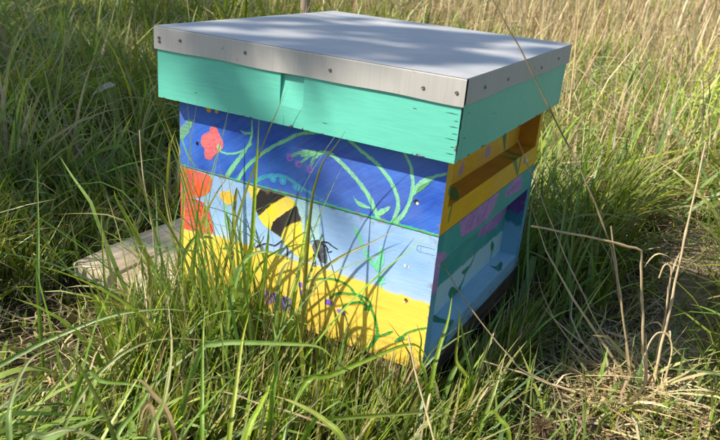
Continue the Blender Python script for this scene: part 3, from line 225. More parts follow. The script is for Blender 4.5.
def leaf_mat(name, rough=.42, trans=.35, spec=.45, tint=(1.3, 1.25, .45)):
    """thin leaf: diffuse + gloss mixed with light passing through"""
    m, n, l, p = nodes(name)
    at = add(n, 'ShaderNodeVertexColor', layer_name='Col')
    tc = add(n, 'ShaderNodeTexCoord'); nz = add(n, 'ShaderNodeTexNoise'); nz.inputs['Scale'].default_value = 75; nz.inputs['Detail'].default_value = 5; nz.inputs['Roughness'].default_value = .65; l.new(tc.outputs['Object'], nz.inputs['Vector'])
    vr = add(n, 'ShaderNodeMapRange'); vr.inputs[1].default_value = .3; vr.inputs[2].default_value = .7; vr.inputs[3].default_value = .82; vr.inputs[4].default_value = 1.25; l.new(nz.outputs[0], vr.inputs[0])
    vm = add(n, 'ShaderNodeMix', data_type='RGBA', blend_type='MULTIPLY'); vm.inputs[0].default_value = 1; l.new(at.outputs[0], vm.inputs[6]); l.new(vr.outputs[0], vm.inputs[7])
    br = add(n, 'ShaderNodeMapRange'); br.inputs[1].default_value = .70; br.inputs[2].default_value = .76; br.inputs[4].default_value = .6; l.new(nz.outputs[0], br.inputs[0])
    bm_ = add(n, 'ShaderNodeMix', data_type='RGBA'); l.new(br.outputs[0], bm_.inputs[0]); l.new(vm.outputs[2], bm_.inputs[6]); bm_.inputs[7].default_value = (.26, .19, .09, 1)
    at = bm_; csock = bm_.outputs[2]
    l.new(csock, p.inputs['Base Color']); p.inputs['Roughness'].default_value = rough; p.inputs['Specular IOR Level'].default_value = spec
    bp = add(n, 'ShaderNodeBump'); bp.inputs['Strength'].default_value = .35; bp.inputs['Distance'].default_value = .002; l.new(nz.outputs[0], bp.inputs['Height']); l.new(bp.outputs[0], p.inputs['Normal'])
    tr = add(n, 'ShaderNodeBsdfTranslucent'); mu = add(n, 'ShaderNodeMix', data_type='RGBA', blend_type='MULTIPLY'); mu.inputs[0].default_value = 1
    l.new(csock, mu.inputs[6]); mu.inputs[7].default_value = (*tint, 1); l.new(mu.outputs[2], tr.inputs[0])
    ms = add(n, 'ShaderNodeMixShader'); ms.inputs[0].default_value = trans
    l.new(p.outputs[0], ms.inputs[1]); l.new(tr.outputs[0], ms.inputs[2]); l.new(ms.outputs[0], n['Material Output'].inputs[0])
    return m

def soil_mat(name, c0, c1, c2):
    m, n, l, p = nodes(name)
    tc = add(n, 'ShaderNodeTexCoord')
    a = add(n, 'ShaderNodeTexNoise'); a.inputs['Scale'].default_value = 14; a.inputs['Detail'].default_value = 10; a.inputs['Roughness'].default_value = .7; l.new(tc.outputs['Object'], a.inputs['Vector'])
    b = add(n, 'ShaderNodeTexNoise'); b.inputs['Scale'].default_value = 1.3; b.inputs['Detail'].default_value = 6; l.new(tc.outputs['Object'], b.inputs['Vector'])
    r = add(n, 'ShaderNodeValToRGB'); e = r.color_ramp.elements
    e[0].position = .35; e[0].color = (*c0, 1); e[1].position = .7; e[1].color = (*c1, 1); l.new(a.outputs[0], r.inputs[0])
    mx = add(n, 'ShaderNodeMix', data_type='RGBA'); l.new(r.outputs[0], mx.inputs[6]); mx.inputs[7].default_value = (*c2, 1)
    rg = add(n, 'ShaderNodeMapRange'); rg.inputs[1].default_value = .42; rg.inputs[2].default_value = .62; rg.inputs[4].default_value = .75; l.new(b.outputs[0], rg.inputs[0]); l.new(rg.outputs[0], mx.inputs[0])
    l.new(mx.outputs[2], p.inputs['Base Color']); p.inputs['Roughness'].default_value = .95; p.inputs['Specular IOR Level'].default_value = .1
    bp = add(n, 'ShaderNodeBump'); bp.inputs['Strength'].default_value = .9; bp.inputs['Distance'].default_value = .01; l.new(a.outputs[0], bp.inputs['Height']); l.new(bp.outputs[0], p.inputs['Normal'])
    return m

M_ART = painted_mat('brush_painted_board')
M_ROOF = paint_solid('turquoise_paint', (.14, .58, .445), (.122, .525, .40), edges=True)
M_YEL = paint_solid('ochre_paint', (.52, .33, .02), (.42, .25, .015), chip_amt=.9)
M_BLUE = paint_solid('pale_blue_paint', (.20, .42, .68), (.16, .36, .6), chip_amt=.9)
M_LID = metal_mat('galvanised_sheet', (.50, .51, .525), .42, .12, streak=(3, 3, 3), lines=.2, stain=True)
M_RIM = metal_mat('galvanised_rim', (.49, .475, .445), .55, .05, lines=.14, dirt=(.26, .22, .17))
M_SCREW = metal_mat('zinc_screw', (.24, .23, .22), .5, .5, lines=.2)
M_DARK = wood_mat('dark_wet_wood', (.15, .105, .07), (.06, .043, .03), bump=1.0)
M_PLANK = wood_mat('weathered_plank', (.72, .60, .43), (.33, .255, .165), scale=(55, 3, 55))
M_BARE = wood_mat('raw_roof_corner', (.07, .05, .035), (.03, .022, .016))
M_POST = wood_mat('post_wood', (.40, .32, .22), (.22, .17, .12), scale=(40, 40, 2))
M_GRASS = leaf_mat('grass_blades')
M_DRY = leaf_mat('dry_straw', rough=.55, trans=.25, spec=.3, tint=(1.1, 1.0, .8))
M_TREE = leaf_mat('tree_leaves', trans=.3)
M_BARK = wood_mat('bark', (.16, .12, .085), (.06, .045, .032), scale=(20, 20, 3), bump=1.0)
M_SOIL = soil_mat('meadow_soil', (.03, .022, .013), (.10, .075, .042), (.045, .055, .018))
M_PATH = soil_mat('trodden_soil', (.15, .12, .085), (.40, .32, .22), (.27, .22, .155))

# ---------------------------------------------------------------- the ground
def ground_z(x, y):
    d = np.hypot(x, y)
    return GZ + .06 * np.exp(-((x - .55) / .13) ** 2 - ((y + .03) / .24) ** 2) + .03 * (fbm(x * 1.1 + 40, y * 1.1 + 40) - .5) * sst(.55, 1.6, d) + .14 * (fbm(x * .2 + 9, y * .2 + 4) - .5) * sst(2, 8, d)
def build_ground():
    r = np.concatenate([np.linspace(0, 3, 40)[:-1], np.geomspace(3, 160, 50)])
    th = np.linspace(0, 2 * np.pi, 97)[:-1]
    X = r[:, None] * np.cos(th); Y = r[:, None] * np.sin(th) + .0
    V = np.stack([X, Y, ground_z(X, Y)], -1).reshape(-1, 3)
    i, j = np.meshgrid(np.arange(len(r) - 1), np.arange(96), indexing='ij'); j2 = (j + 1) % 96
    q = np.stack([i * 96 + j, (i + 1) * 96 + j, (i + 1) * 96 + j2, i * 96 + j2], -1)
    tag(link('ground', np_mesh('ground', V, q), M_SOIL), 'meadow soil under the long grass', kind='structure')
build_ground()
def build_path():
    ys = np.linspace(-.05, 1.0, 60); us = np.linspace(-1, 1, 9); rows = []
    for y in ys:
        c = .537 + .02 * math.sin(y * 3) - .03 * (y - .4); w = .075 + .02 * (vnoise(np.array([y * 9]), np.array([2.2]))[0] - .5) * 2
        w *= min(1, (y + .07) * 5) * min(1, (1.02 - y) * 4)
        for u in us:
            x = c + u * w
            rows.append((x, y, float(ground_z(np.array(x), np.array(y))) + .004 + .008 * (1 - u * u) + .006 * (float(fbm(np.array(x * 30), np.array(y * 30))) - .5)))
    n = len(us); q = [(i * n + j, i * n + j + 1, (i + 1) * n + j + 1, (i + 1) * n + j) for i in range(len(ys) - 1) for j in range(n - 1)]
    tag(link('path', np_mesh('path', rows, q), M_PATH), 'bare trodden strip of grey soil right of the hive', kind='structure')
build_path()

# ---------------------------------------------------------------- brush painting
C = dict(mint=s2l(128, 205, 150), mint2=s2l(120, 215, 165), leafdim=s2l(105, 160, 125), leafdark=s2l(62, 120, 62), leaf2=s2l(52, 130, 85), coral=s2l(232, 112, 108), coraldark=s2l(150, 40, 60),
         flower=s2l(235, 165, 30), lilac=s2l(160, 120, 225), lilacdark=s2l(100, 70, 190), tealwave=s2l(75, 180, 190), aqua=s2l(70, 175, 215), sky=s2l(130, 205, 240),
         seam=s2l(70, 190, 105), hole=s2l(14, 16, 28), hole2=s2l(120, 75, 25), white=s2l(225, 225, 215), orange=s2l(236, 96, 44), orange2=s2l(224, 80, 36), red=s2l(170, 40, 28),
         daff=s2l(246, 190, 40), daffdark=s2l(205, 130, 30), wing=s2l(168, 208, 218), wingdark=s2l(125, 170, 190), black=s2l(30, 30, 36), beey=s2l(250, 215, 45), beek=s2l(46, 41, 42),
         head=s2l(80, 80, 88), ink=s2l(40, 75, 130), green=s2l(48, 145, 62), purple=s2l(132, 92, 205), purpled=s2l(80, 50, 150), yellow=s2l(250, 208, 84),
         lilac2=s2l(172, 128, 165), violet=s2l(168, 124, 178), violetd=s2l(84, 60, 128), tealdark=s2l(44, 116, 140), skyteal=s2l(176, 208, 208))
def smooth_line(pts, n=6):
    p = np.array(pts, float)
    if len(p) < 3: return p
    e = np.vstack([2 * p[0] - p[1], p, 2 * p[-1] - p[-2]]); out = []
    for i in range(1, len(e) - 2):
        for t in np.arange(n) / n:
            out.append(.5 * (2 * e[i] + (e[i + 1] - e[i - 1]) * t + (2 * e[i - 1] - 5 * e[i] + 4 * e[i + 1] - e[i + 2]) * t * t + (3 * e[i] - e[i - 1] - 3 * e[i + 1] + e[i + 2]) * t ** 3))
    return np.array(out + [p[-1]])
MASKS = {}
def chaikin(p, n=2):
    p = np.array(p, float)
    for _ in range(n):
        q = np.roll(p, -1, 0); p = np.stack([.78 * p + .22 * q, .22 * p + .78 * q], 1).reshape(-1, 2)
    return p
def seg_dist(X, Y, a, b):
    d = b - a; L = d @ d + 1e-9; t = np.clip(((X - a[0]) * d[0] + (Y - a[1]) * d[1]) / L, 0, 1)
    return np.hypot(X - a[0] - t * d[0], Y - a[1] - t * d[1]), t
def paint(U, V, base, shapes, edge=.7, sharp=1.0):
    """U, V: mm on the board. Lays each brush shape over the base colour."""
    out = base.copy(); hgt = .25 * fbm(U * .05, V * .9 + 3)
    wu = (fbm(U * .16 + 5, V * .16) - .5) * 2.2 + (fbm(U * .6, V * .6 + 9, 2) - .5) * 1.0; wv = (fbm(U * .16 + 50, V * .16 + 31) - .5) * 2.2 + (fbm(U * .6 + 70, V * .6, 2) - .5) * 1.0
    Xw = U + wu; Yw = V + wv
    for si, (kind, col, pts, k) in enumerate(shapes):
        c = C[col]
        if kind == 'y':
            p = np.array(pts); p = p[np.argsort(p[:, 0])]
            lim = np.interp(U, p[:, 0], p[:, 1]) + (fbm(U * .12 + 3, V * .02) - .5) * 9 + (fbm(U * .9, V * .1 + 5) - .5) * 4
            a = sst(1.6, -1.6, V - lim) if col == 'yellow' else sst(1.2, -1.2, V - lim)
            tone = .93 + .14 * fbm(U * .02 + 8, V * .25); halo = sst(14, 0, np.abs(V - lim - 3)) * .35 * fbm(U * .05, V * .3) * (col == 'yellow')
            out = out * (1 - halo[..., None]) + np.array([.75, .72, .62]) * halo[..., None]
            out = out * (1 - a[..., None]) + (c * tone[..., None]) * a[..., None]
            continue
        P = np.array(pts, float); r = k.get('r', 0) + max(k.get('w0', 0), k.get('w1', 0)) + 6
        x0, y0 = P.min(0) - r; x1, y1 = P.max(0) + r
        uu = np.where((U[0] >= x0) & (U[0] <= x1))[0]; vv = np.where((V[:, 0] >= y0) & (V[:, 0] <= y1))[0]
        if len(uu) == 0 or len(vv) == 0: continue
        sl = (slice(vv[0], vv[-1] + 1), slice(uu[0], uu[-1] + 1))
        X = Xw[sl]; Y = Yw[sl]
        if kind == 'd':
            sd = np.hypot(X - P[0, 0], Y - P[0, 1]) - k['r']
        elif kind == 's':
            L = smooth_line(P); sd = np.full(X.shape, 1e9); n = len(L) - 1
            for i in range(n):
                d, t = seg_dist(X, Y, L[i], L[i + 1]); w = (k['w0'] + (k['w1'] - k['w0']) * (i + t) / n) * .5
                sd = np.minimum(sd, d - w)
        else:
            L = chaikin(P, k.get('sm', 2)); sd = np.full(X.shape, 1e9); ins = np.zeros(X.shape, bool); n = len(L)
            for i in range(n):
                a, b = L[i], L[(i + 1) % n]; d, _ = seg_dist(X, Y, a, b); sd = np.minimum(sd, d)
                if a[1] != b[1]:
                    ins ^= ((a[1] > Y) != (b[1] > Y)) & (X < (b[0] - a[0]) * (Y - a[1]) / (b[1] - a[1]) + a[0])
            sd = np.where(ins, -sd, sd)
        a = sst(edge, -edge, sd) * k.get('a', 1.0)
        tex = k.get('tex', 0); th = si * 1.7
        ca, sa = math.cos(th), math.sin(th)
        br = fbm((X * ca + Y * sa) * .08 + si, (-X * sa + Y * ca) * .75 + si * 3)
        if 'mask' in k: MASKS[k['mask']] = (sl, a.copy())
        if 'clip' in k:
            full = np.zeros(U.shape); ms, ma = MASKS[k['clip']]; full[ms] = ma; a = a * full[sl]
        if tex: a = a * (.80 + .2 * sst(.3, .55, br))
        tone = 1 + (.18 if tex else .06) * (br - .5) * 2 + (.22 * (fbm(X * .09 + si, Y * .09) - .5) * 2 if tex == 2 else 0)
        cc = np.clip(c * tone[..., None], 0, 1)
        if tex == 2: cc = cc + (.5 * cc + .04) * (sst(.6, .8, fbm((X * .35 + Y * .9) * .5, (X * .9 - Y * .35) * .07 + si)) * .5)[..., None]
        out[sl] = out[sl] * (1 - a[..., None]) + cc * a[..., None]; hgt[sl] = hgt[sl] * (1 - .6 * a) + a * (.45 + .5 * (br - .3) + .5 * np.exp(-np.maximum(-sd, 0) / .8))
    return np.clip(out, 0.004, .92), hgt
def lerpc(a, b, t): return a * (1 - t[..., None]) + b * t[..., None]
def base_super(U, V):
    br = fbm((U * .8 + V * .6) * .03, (-U * .6 + V * .8) * .55); lo = fbm(U * .018 + 4, V * .03 + 7)
    return lerpc(s2l(32, 72, 172), s2l(74, 128, 222), np.clip(.25 + .45 * (br - .35) + 1.1 * (lo - .4), 0, 1))
def base_brood(U, V):
    br = fbm(U * .03, V * .6 + 30); lo = fbm(U * .02 + 14, V * .03 + 2)
    return lerpc(s2l(132, 172, 226), s2l(180, 210, 242), np.clip(.2 + .3 * (br - .3) + .7 * (lo - .4) + .25 * sst(190, 115, V), 0, 1))
def flat(c0, c1):
    def f(U, V):
        return lerpc(c0, c1, np.clip(fbm(U * .02 + c0[0] * 90, V * .5) * .8 + (fbm(U * .03, V * .03 + 50) - .4), 0, 1))
    return f
OCHRE = flat(s2l(206, 152, 10), s2l(228, 178, 22)); LEDGE = flat(s2l(170, 112, 12), s2l(196, 136, 20))
def base_post_b(U, V):
    return lerpc(s2l(104, 160, 188), s2l(58, 142, 144), sst(70, 150, V + 20 * (fbm(U * .1, V * .02) - .5)))
def base_inner(U, V):
    w = V + 16 * (fbm(U * .12, V * .05 + 3) - .5)
    return lerpc(lerpc(s2l(110, 165, 195), s2l(44, 116, 140), sst(92, 100, w)), s2l(84, 60, 128) * (.8 + .5 * fbm(U * .2, V * .06))[..., None], sst(118, 124, w))
TEAL = flat(s2l(58, 146, 138), s2l(76, 166, 152)); LBLUE = flat(s2l(152, 194, 216), s2l(170, 208, 228)); LBLUE2 = flat(s2l(130, 178, 202), s2l(146, 190, 210))  # rail blue repeated lighter for the ledge, light from above painted in
def wear(col, U, V, w, h, amt):
    e = np.minimum(np.minimum(U, w - U), np.minimum(V, h - V))
    k = sst(.62, .72, fbm(U * .12 + 90, V * .12 + 12, 5) + .22 * np.exp(-np.maximum(e, 0) / 1.2)) * np.exp(-np.maximum(e, 0) / 5) * amt
    return lerpc(col, np.array([.22, .17, .11]), np.clip(k, 0, 1))

def mud(col, U, V):
    k = sst(42, 0, V) * sst(.5, .68, fbm(U * .06 + 3, V * .11 + 40, 5)) * .75 + sst(70, 10, V) * sst(.71, .76, fbm(U * .35 + 11, V * .35 + 4, 3)) * .7
    fade = .06 * sst(.45, .7, fbm(U * .012 + 33, V * .012 + 8))
    return lerpc(lerpc(col, np.array([.62, .6, .55]), fade), np.array([.20, .155, .10]), np.clip(k, 0, 1))

def painted_box(name, x0, x1, y0, y1, z0, z1, faces, plain, parent, mat=None):
    """box board whose listed faces ('f' front, 'r' right, 't' top) carry painted art on a fine grid; plain: colour of the others"""
    Vs = []; Q = []; Cs = []; Hs = []; off = 0
    def addg(P, col, flip=False):
        nonlocal off
        nv, nu = P.shape[:2]
        i, j = np.meshgrid(np.arange(nv - 1), np.arange(nu - 1), indexing='ij')
        q = np.stack([i * nu + j, i * nu + j + 1, (i + 1) * nu + j + 1, (i + 1) * nu + j], -1).reshape(-1, 4) + off
        if flip: q = q[:, ::-1]
        Vs.append(P.reshape(-1, 3)); Q.append(q); Cs.append(col.reshape(-1, 3)); off += nv * nu
    def grid(a0, a1, b0, b1, step):
        na = max(2, int(round((a1 - a0) / step)) + 1); nb = max(2, int(round((b1 - b0) / step)) + 1)
        return np.meshgrid(np.linspace(a0, a1, na), np.linspace(b0, b1, nb))
    for key in ('f', 'r', 't', 'k', 'l', 'b'):
        art = faces.get(key); step = (art[2] if art else 200) * .001
        if key in 'fk':
            A, B = grid(x0, x1, z0, z1, step); P = np.stack([A, np.full_like(A, y0 if key == 'f' else y1), B], -1); U = (A + .231) * 1000; V = B * 1000
        elif key in 'rl':
            A, B = grid(y0, y1, z0, z1, step); P = np.stack([np.full_like(A, x1 if key == 'r' else x0), A, B], -1); U = (A + .231) * 1000; V = B * 1000
        else:
            A, B = grid(x0, x1, y0, y1, step); P = np.stack([A, B, np.full_like(A, z1 if key == 't' else z0)], -1); U = (B + .231) * 1000; V = A * 1000
        if art:
            if key == 't':   # ledge art is stored as (y, x)
                Ut, Vt = U.T, V.T; c, hh = paint(Ut, Vt, art[0](Ut, Vt), art[1]); c = c.transpose(1, 0, 2); hh = hh.T
            else:
                c, hh = paint(U, V, art[0](U, V), art[1])
            if key in 'fr': c = mud(c, U, V)
            if key == 'f': c = wear(c, U - (x0 + .231) * 1000, V - z0 * 1000, (x1 - x0) * 1000, (z1 - z0) * 1000, .85)
        else:
            c = np.broadcast_to(plain, P.shape); hh = np.zeros(P.shape[:2])
        addg(P, c, flip=key in 'klb'); Hs.append(hh.ravel())
    me = np_mesh(name, np.vstack(Vs), np.vstack(Q), col=np.vstack(Cs), smooth=False)
    ha = me.attributes.new('relief', 'FLOAT', 'POINT'); ha.data.foreach_set('value', np.concatenate(Hs).astype(np.float32))
    return link(name, me, mat or M_ART, parent)

# ---------------------------------------------------------------- the hive
hive = empty('beehive', (0, 0, 0))
tag(hive, 'painted wooden beehive with turquoise roof and bee and poppy pictures, standing in long grass', 'beehive')
def build_box(name, z0, z1, fart, rail_hi, rail_lo, so, si, sl, postbase, railbase, lowbase, wallbase, ledgebase, plainc, innerbase, label):
    """one hive box: front and back boards, and on each side a set-back wall between rails"""
    e = empty(name, (0, 0, 0), hive); e['label'] = label
    H = .231; X = .197; t = .02
    painted_box('front_board', -H, H, -H, -H + t, z0, z1, dict(f=fart, r=(postbase, so, 1.5)), plainc, e)
    painted_box('back_board', -H, H, H - t, H, z0, z1, dict(r=(postbase, so, 3), f=(innerbase, [], 2)), plainc, e)
    for s in (1, -1):
        a, b = (X - .014, X) if s > 0 else (-X, -X + .014); c, d = (X, H) if s > 0 else (-H, -X); y0, y1 = -H + t, H - t
        painted_box('side_wall', a, b, y0, y1, z0, z1, dict(r=(wallbase, si, 1.5)) if s > 0 else {}, plainc, e)
        painted_box('lower_rail', c, d, y0, y1, z0, rail_lo, dict(r=(lowbase, so, 1.5), t=(ledgebase, sl, 1.5)) if s > 0 else {}, plainc, e)
        painted_box('upper_rail', c, d, y0, y1, rail_hi, z1, dict(r=(railbase, so, 1.5)) if s > 0 else {}, plainc, e)
    return e
brood = build_box('brood_box', .0, .2155, (base_brood, BROOD_ART, .8), .171, .031, SIDE['bo'], SIDE['bi'], SIDE['bl'],
                  base_post_b, TEAL, LBLUE2, TEAL, LBLUE, s2l(110, 165, 195), base_inner, 'pale blue and yellow lower box painted with a bee and flowers')
superb = build_box('honey_super', .217, .366, (base_super, SUPER_ART, .8), .335, .254, SIDE['so'], SIDE['si'], SIDE['sl'],
                   OCHRE, OCHRE, OCHRE, OCHRE, LEDGE, s2l(206, 152, 10), LEDGE, 'royal blue shallow box with ochre side and painted tendrils')
box('floor_board', -.228, .228, -.229, .24, -.041, -.002, M_DARK, hive, .002)['label'] = 'dark weathered wooden floor under the boxes'

# roof: four turquoise panels, sheet metal cover folded over the rim, screws
roof = empty('roof', (0, 0, 0), hive); roof['label'] = 'turquoise wooden roof with a grey sheet metal cover'
RX, RY, RZ0, RZ1 = .2487, .2586, .331, .4335
def front_panel():
    bm = bmesh.new(); y0, y1 = -RY, -RY + .018; n1, n2, nb, dep = -.0205, .0185, .358, .010
    P = [(-RX, RZ0), (RX, RZ0), (RX, RZ1), (n2, RZ1), (n2, nb), (n1, nb), (n1, RZ1), (-RX, RZ1)]
    f = [bm.verts.new((x, y0, z)) for x, z in P]
    nt = [bm.verts.new((n1, y0 + dep, RZ1)), bm.verts.new((n2, y0 + dep, RZ1))]
    bk = [bm.verts.new((x, y1, z)) for x, z in ((-RX, RZ0), (RX, RZ0), (RX, RZ1), (-RX, RZ1))]
    bm.faces.new((f[0], f[1], f[4], f[5])); bm.faces.new((f[1], f[2], f[3], f[4])); bm.faces.new((f[0], f[5], f[6], f[7]))
    bm.faces.new((f[5], f[4], nt[1], nt[0])); bm.faces.new((f[5], nt[0], f[6])); bm.faces.new((f[4], f[3], nt[1]))
    bm.faces.new(bk[::-1]); bm.faces.new((f[0], bk[0], bk[1], f[1])); bm.faces.new((f[1], bk[1], bk[2], f[2])); bm.faces.new((f[0], f[7], bk[3], bk[0]))
    bm.faces.new((f[2], bk[2], bk[3], f[7], f[6], nt[0], nt[1], f[3]))
    return bm_done(bm, 'front_panel', M_ROOF, roof)
front_panel()['label'] = 'front roof panel with a sloped ventilation notch'
box('side_panel', RX - .018, RX, -RY + .0185, RY - .0185, RZ0 + .0006, RZ1, M_ROOF, roof, .002)
box('side_panel', -RX, -RX + .018, -RY + .0185, RY - .0185, RZ0 + .0006, RZ1, M_ROOF, roof, .002)
box('back_panel', -RX, RX, RY - .018, RY, RZ0, RZ1, M_ROOF, roof, .002)
# rough dark corner where the front board's end grain shows
def corner_strip():
    bm = bmesh.new(); r = random.Random(4); n = 22; L = []
    for i in range(n + 1):
        z = RZ0 + .012 + (RZ1 - RZ0 - .012) * i / n
        w = (.0035 + .0045 * r.random()) * (.35 + .65 * i / n)
        L.append((bm.verts.new((RX + .0006, -RY + .001, z)), bm.verts.new((RX + .0006, -RY + .001 + w, z + r.uniform(-.001, .001)))))
    for a, b in zip(L, L[1:]): bm.faces.new((a[0], a[1], b[1], b[0]))
    return bm_done(bm, 'worn_corner', M_BARE, roof)
corner_strip()
def cover():
    bm = bmesh.new(); a, b, z0, z1 = .2519, .262, .4052, .4394; n = 26; r = np.random.default_rng(8)
    # top sheet, a little uneven
    g = {}
    for i in range(n + 1):
        for j in range(n + 1):
            x = -a + 2 * a * i / n; y = -b + 2 * b * j / n; e = min(i, n - i, j, n - j)
            dz = (0 if e == 0 else .0025 * (float(fbm(np.array(x * 9 + 4), np.array(y * 9 + 3))) - .5) + .0008 - .0016 * math.exp(-((x - .08) ** 2 + (y + .06) ** 2) / .002) - .0014 * math.exp(-((x + .12) ** 2 + (y - .1) ** 2) / .0035))
            g[i, j] = bm.verts.new((x, y, z1 + dz))
    for i in range(n):
        for j in range(n): bm.faces.new((g[i, j], g[i + 1, j], g[i + 1, j + 1], g[i, j + 1]))
    o = bm_done(bm, 'metal_sheet', M_LID, roof, smooth=True); return o
cover()['label'] = 'flat grey sheet metal top with dappled stains'
def rim():
    bm = bmesh.new(); a, b, z0, z1 = .2519, .262, .4052, .4388; t = .0012
    def strip(p0, p1, nrm, n, zlo, zhi):
        L = []
        for i in range(n + 1):
            u = i / n; x = p0[0] + (p1[0] - p0[0]) * u; y = p0[1] + (p1[1] - p0[1]) * u
            wob = .0011 * math.sin(u * 17 + p0[0] * 9) * math.sin(u * 5.1)
            L.append([bm.verts.new((x - nrm[0] * .0016, y - nrm[1] * .0016, zhi + .0006)), bm.verts.new((x - nrm[0] * .0004, y - nrm[1] * .0004, zhi - .0004)), bm.verts.new((x, y, zhi - .0016)),
                      bm.verts.new((x + nrm[0] * wob * .3, y + nrm[1] * wob * .3, zlo + wob)), bm.verts.new((x - nrm[0] * t, y - nrm[1] * t, zlo + wob))])
        for p, q in zip(L, L[1:]):
            for k in range(4): bm.faces.new((p[k], p[k + 1], q[k + 1], q[k]))
    strip((-a, -b), (a, -b), (0, -1), 40, z0, z1); strip((a, -b + .0065), (a, b), (1, 0), 40, z0 + .0006, z1)
    strip((a, b), (-a, b), (0, 1), 12, z0, z1); strip((-a, b), (-a, -b), (-1, 0), 12, z0, z1)
    return bm_done(bm, 'metal_rim', M_RIM, roof, smooth=False)
rim()['label'] = 'folded down sheet metal rim with screw heads'
box('corner_block', .2487, .2506, -.2612, -.254, .406, .437, M_BARE, roof, 0)['label'] = 'dark rusty gap at the near corner of the rim'
r_ = random.Random(12)
def crack(x0, z, ln, face):       # open joint lines and splits at the near corner of the roof boards
    bm = bmesh.new(); n = 6; up = []; dn = []
    for i in range(n + 1):
        u = i / n; w = .00042 * (1 - abs(2 * u - 1)) + .00008; dz = r_.uniform(-.0003, .0003)
        P = ((x0 - ln * u, -RY - .00025, z + dz) if face == 'f' else (RX + .00025, x0 + ln * u, z + dz))
        up.append(bm.verts.new((P[0], P[1], P[2] + w))); dn.append(bm.verts.new((P[0], P[1], P[2] - w)))
    for i in range(n): bm.faces.new((dn[i], dn[i + 1], up[i + 1], up[i]))
    return bm_done(bm, 'joint_crack', M_BARE, roof)
for z, ln in ((.343, .012), (.352, .006), (.3615, .016), (.369, .008), (.3775, .013), (.3855, .007), (.394, .017)): crack(RX - r_.uniform(.0005, .003), z, ln, 'f')
for x, z, ln in ((.19, .391, .007), (-.17, .350, .006), (.06, .347, .009)): crack(x, z, ln, 'f')
for y, z, ln in ((-.13, .3745, .009), (.02, .366, .006), (-.235, .392, .01), (-.238, .360, .008)): crack(y, z, ln, 'r')
def screw_mesh():
    bm = bmesh.new(); R = .0025; rings = []
    for rr, h in ((R, 0), (R, .0006), (R * .85, .0013), (R * .45, .0016), (R * .38, .0007)):
        rings.append([bm.verts.new((rr * math.cos(k * math.pi / 5), rr * math.sin(k * math.pi / 5), h)) for k in range(10)])
    for a, b in zip(rings, rings[1:]):
        for k in range(10): bm.faces.new((a[k], a[(k + 1) % 10], b[(k + 1) % 10], b[k]))
    bm.faces.new(rings[-1]); me = bpy.data.meshes.new('screw'); bm.to_mesh(me); bm.free()
    for p in me.polygons: p.use_smooth = True
    me.materials.append(M_SCREW); return me
sm = screw_mesh()
for i, (x, z) in enumerate(((-.2416, .4225), (-.241, .417), (-.2002, .4237), (-.0803, .4233), (.0602, .4204), (.1959, .4196), (.2406, .4209))):
    o = link('screw', sm, None, roof); o.matrix_local = Matrix.Translation((x, -.2621, z)) @ Matrix.Rotation(math.pi / 2, 4, 'X')
for y, z in ((-.1914, .4204), (-.0964, .4193), (.0752, .4171), (.1784, .4215)):
    o = link('screw', sm, None, roof); o.matrix_local = Matrix.Translation((.252, y, z)) @ Matrix.Rotation(math.pi / 2, 4, 'Y')

# ---------------------------------------------------------------- weathered stand the hive sits on
stand = empty('hive_stand', (-.15, .0, GZ))
tag(stand, 'low stand of pale weathered boards under the hive, sticking out on its left', 'hive stand')
def board(x0, x1, y0, y1, z0, z1, parent, name, mat, seed):
    bm = bmesh.new(); bm_box(bm, x0, x1, y0, y1, z0, z1)
    bmesh.ops.subdivide_edges(bm, edges=[e for e in bm.edges if abs(e.verts[0].co.y - e.verts[1].co.y) > .1], cuts=8)
    bevel_mesh(bm, .006, 3); r = random.Random(seed); ph = r.random() * 9
    for v in bm.verts:
        v.co.x += .0025 * math.sin(v.co.y * 23 + ph); v.co.z += .0022 * math.sin(v.co.y * 17 + v.co.x * 60 + ph)
        v.co -= Vector((-.15, .0, GZ))
    return bm_done(bm, name, mat, parent, smooth=False)
xx = -.517; k = 0
while xx < .19:
    w = (.108, .1, .112, .105, .1, .108, .106)[k]
    board(xx, xx + w - .005, -.226 + .008 * (k % 3), .25 - .006 * (k % 2), -.074, -.0425, stand, 'plank', M_PLANK, k); xx += w; k += 1
for yy in (-.17, .0, .19):
    o = box('bearer', -.505 + .15, .225 + .15, yy - .03, yy + .03, .0 - .01, .0255, M_DARK, stand, .003)
for ch in stand.children:
    if ch.name.startswith('plank'): pass

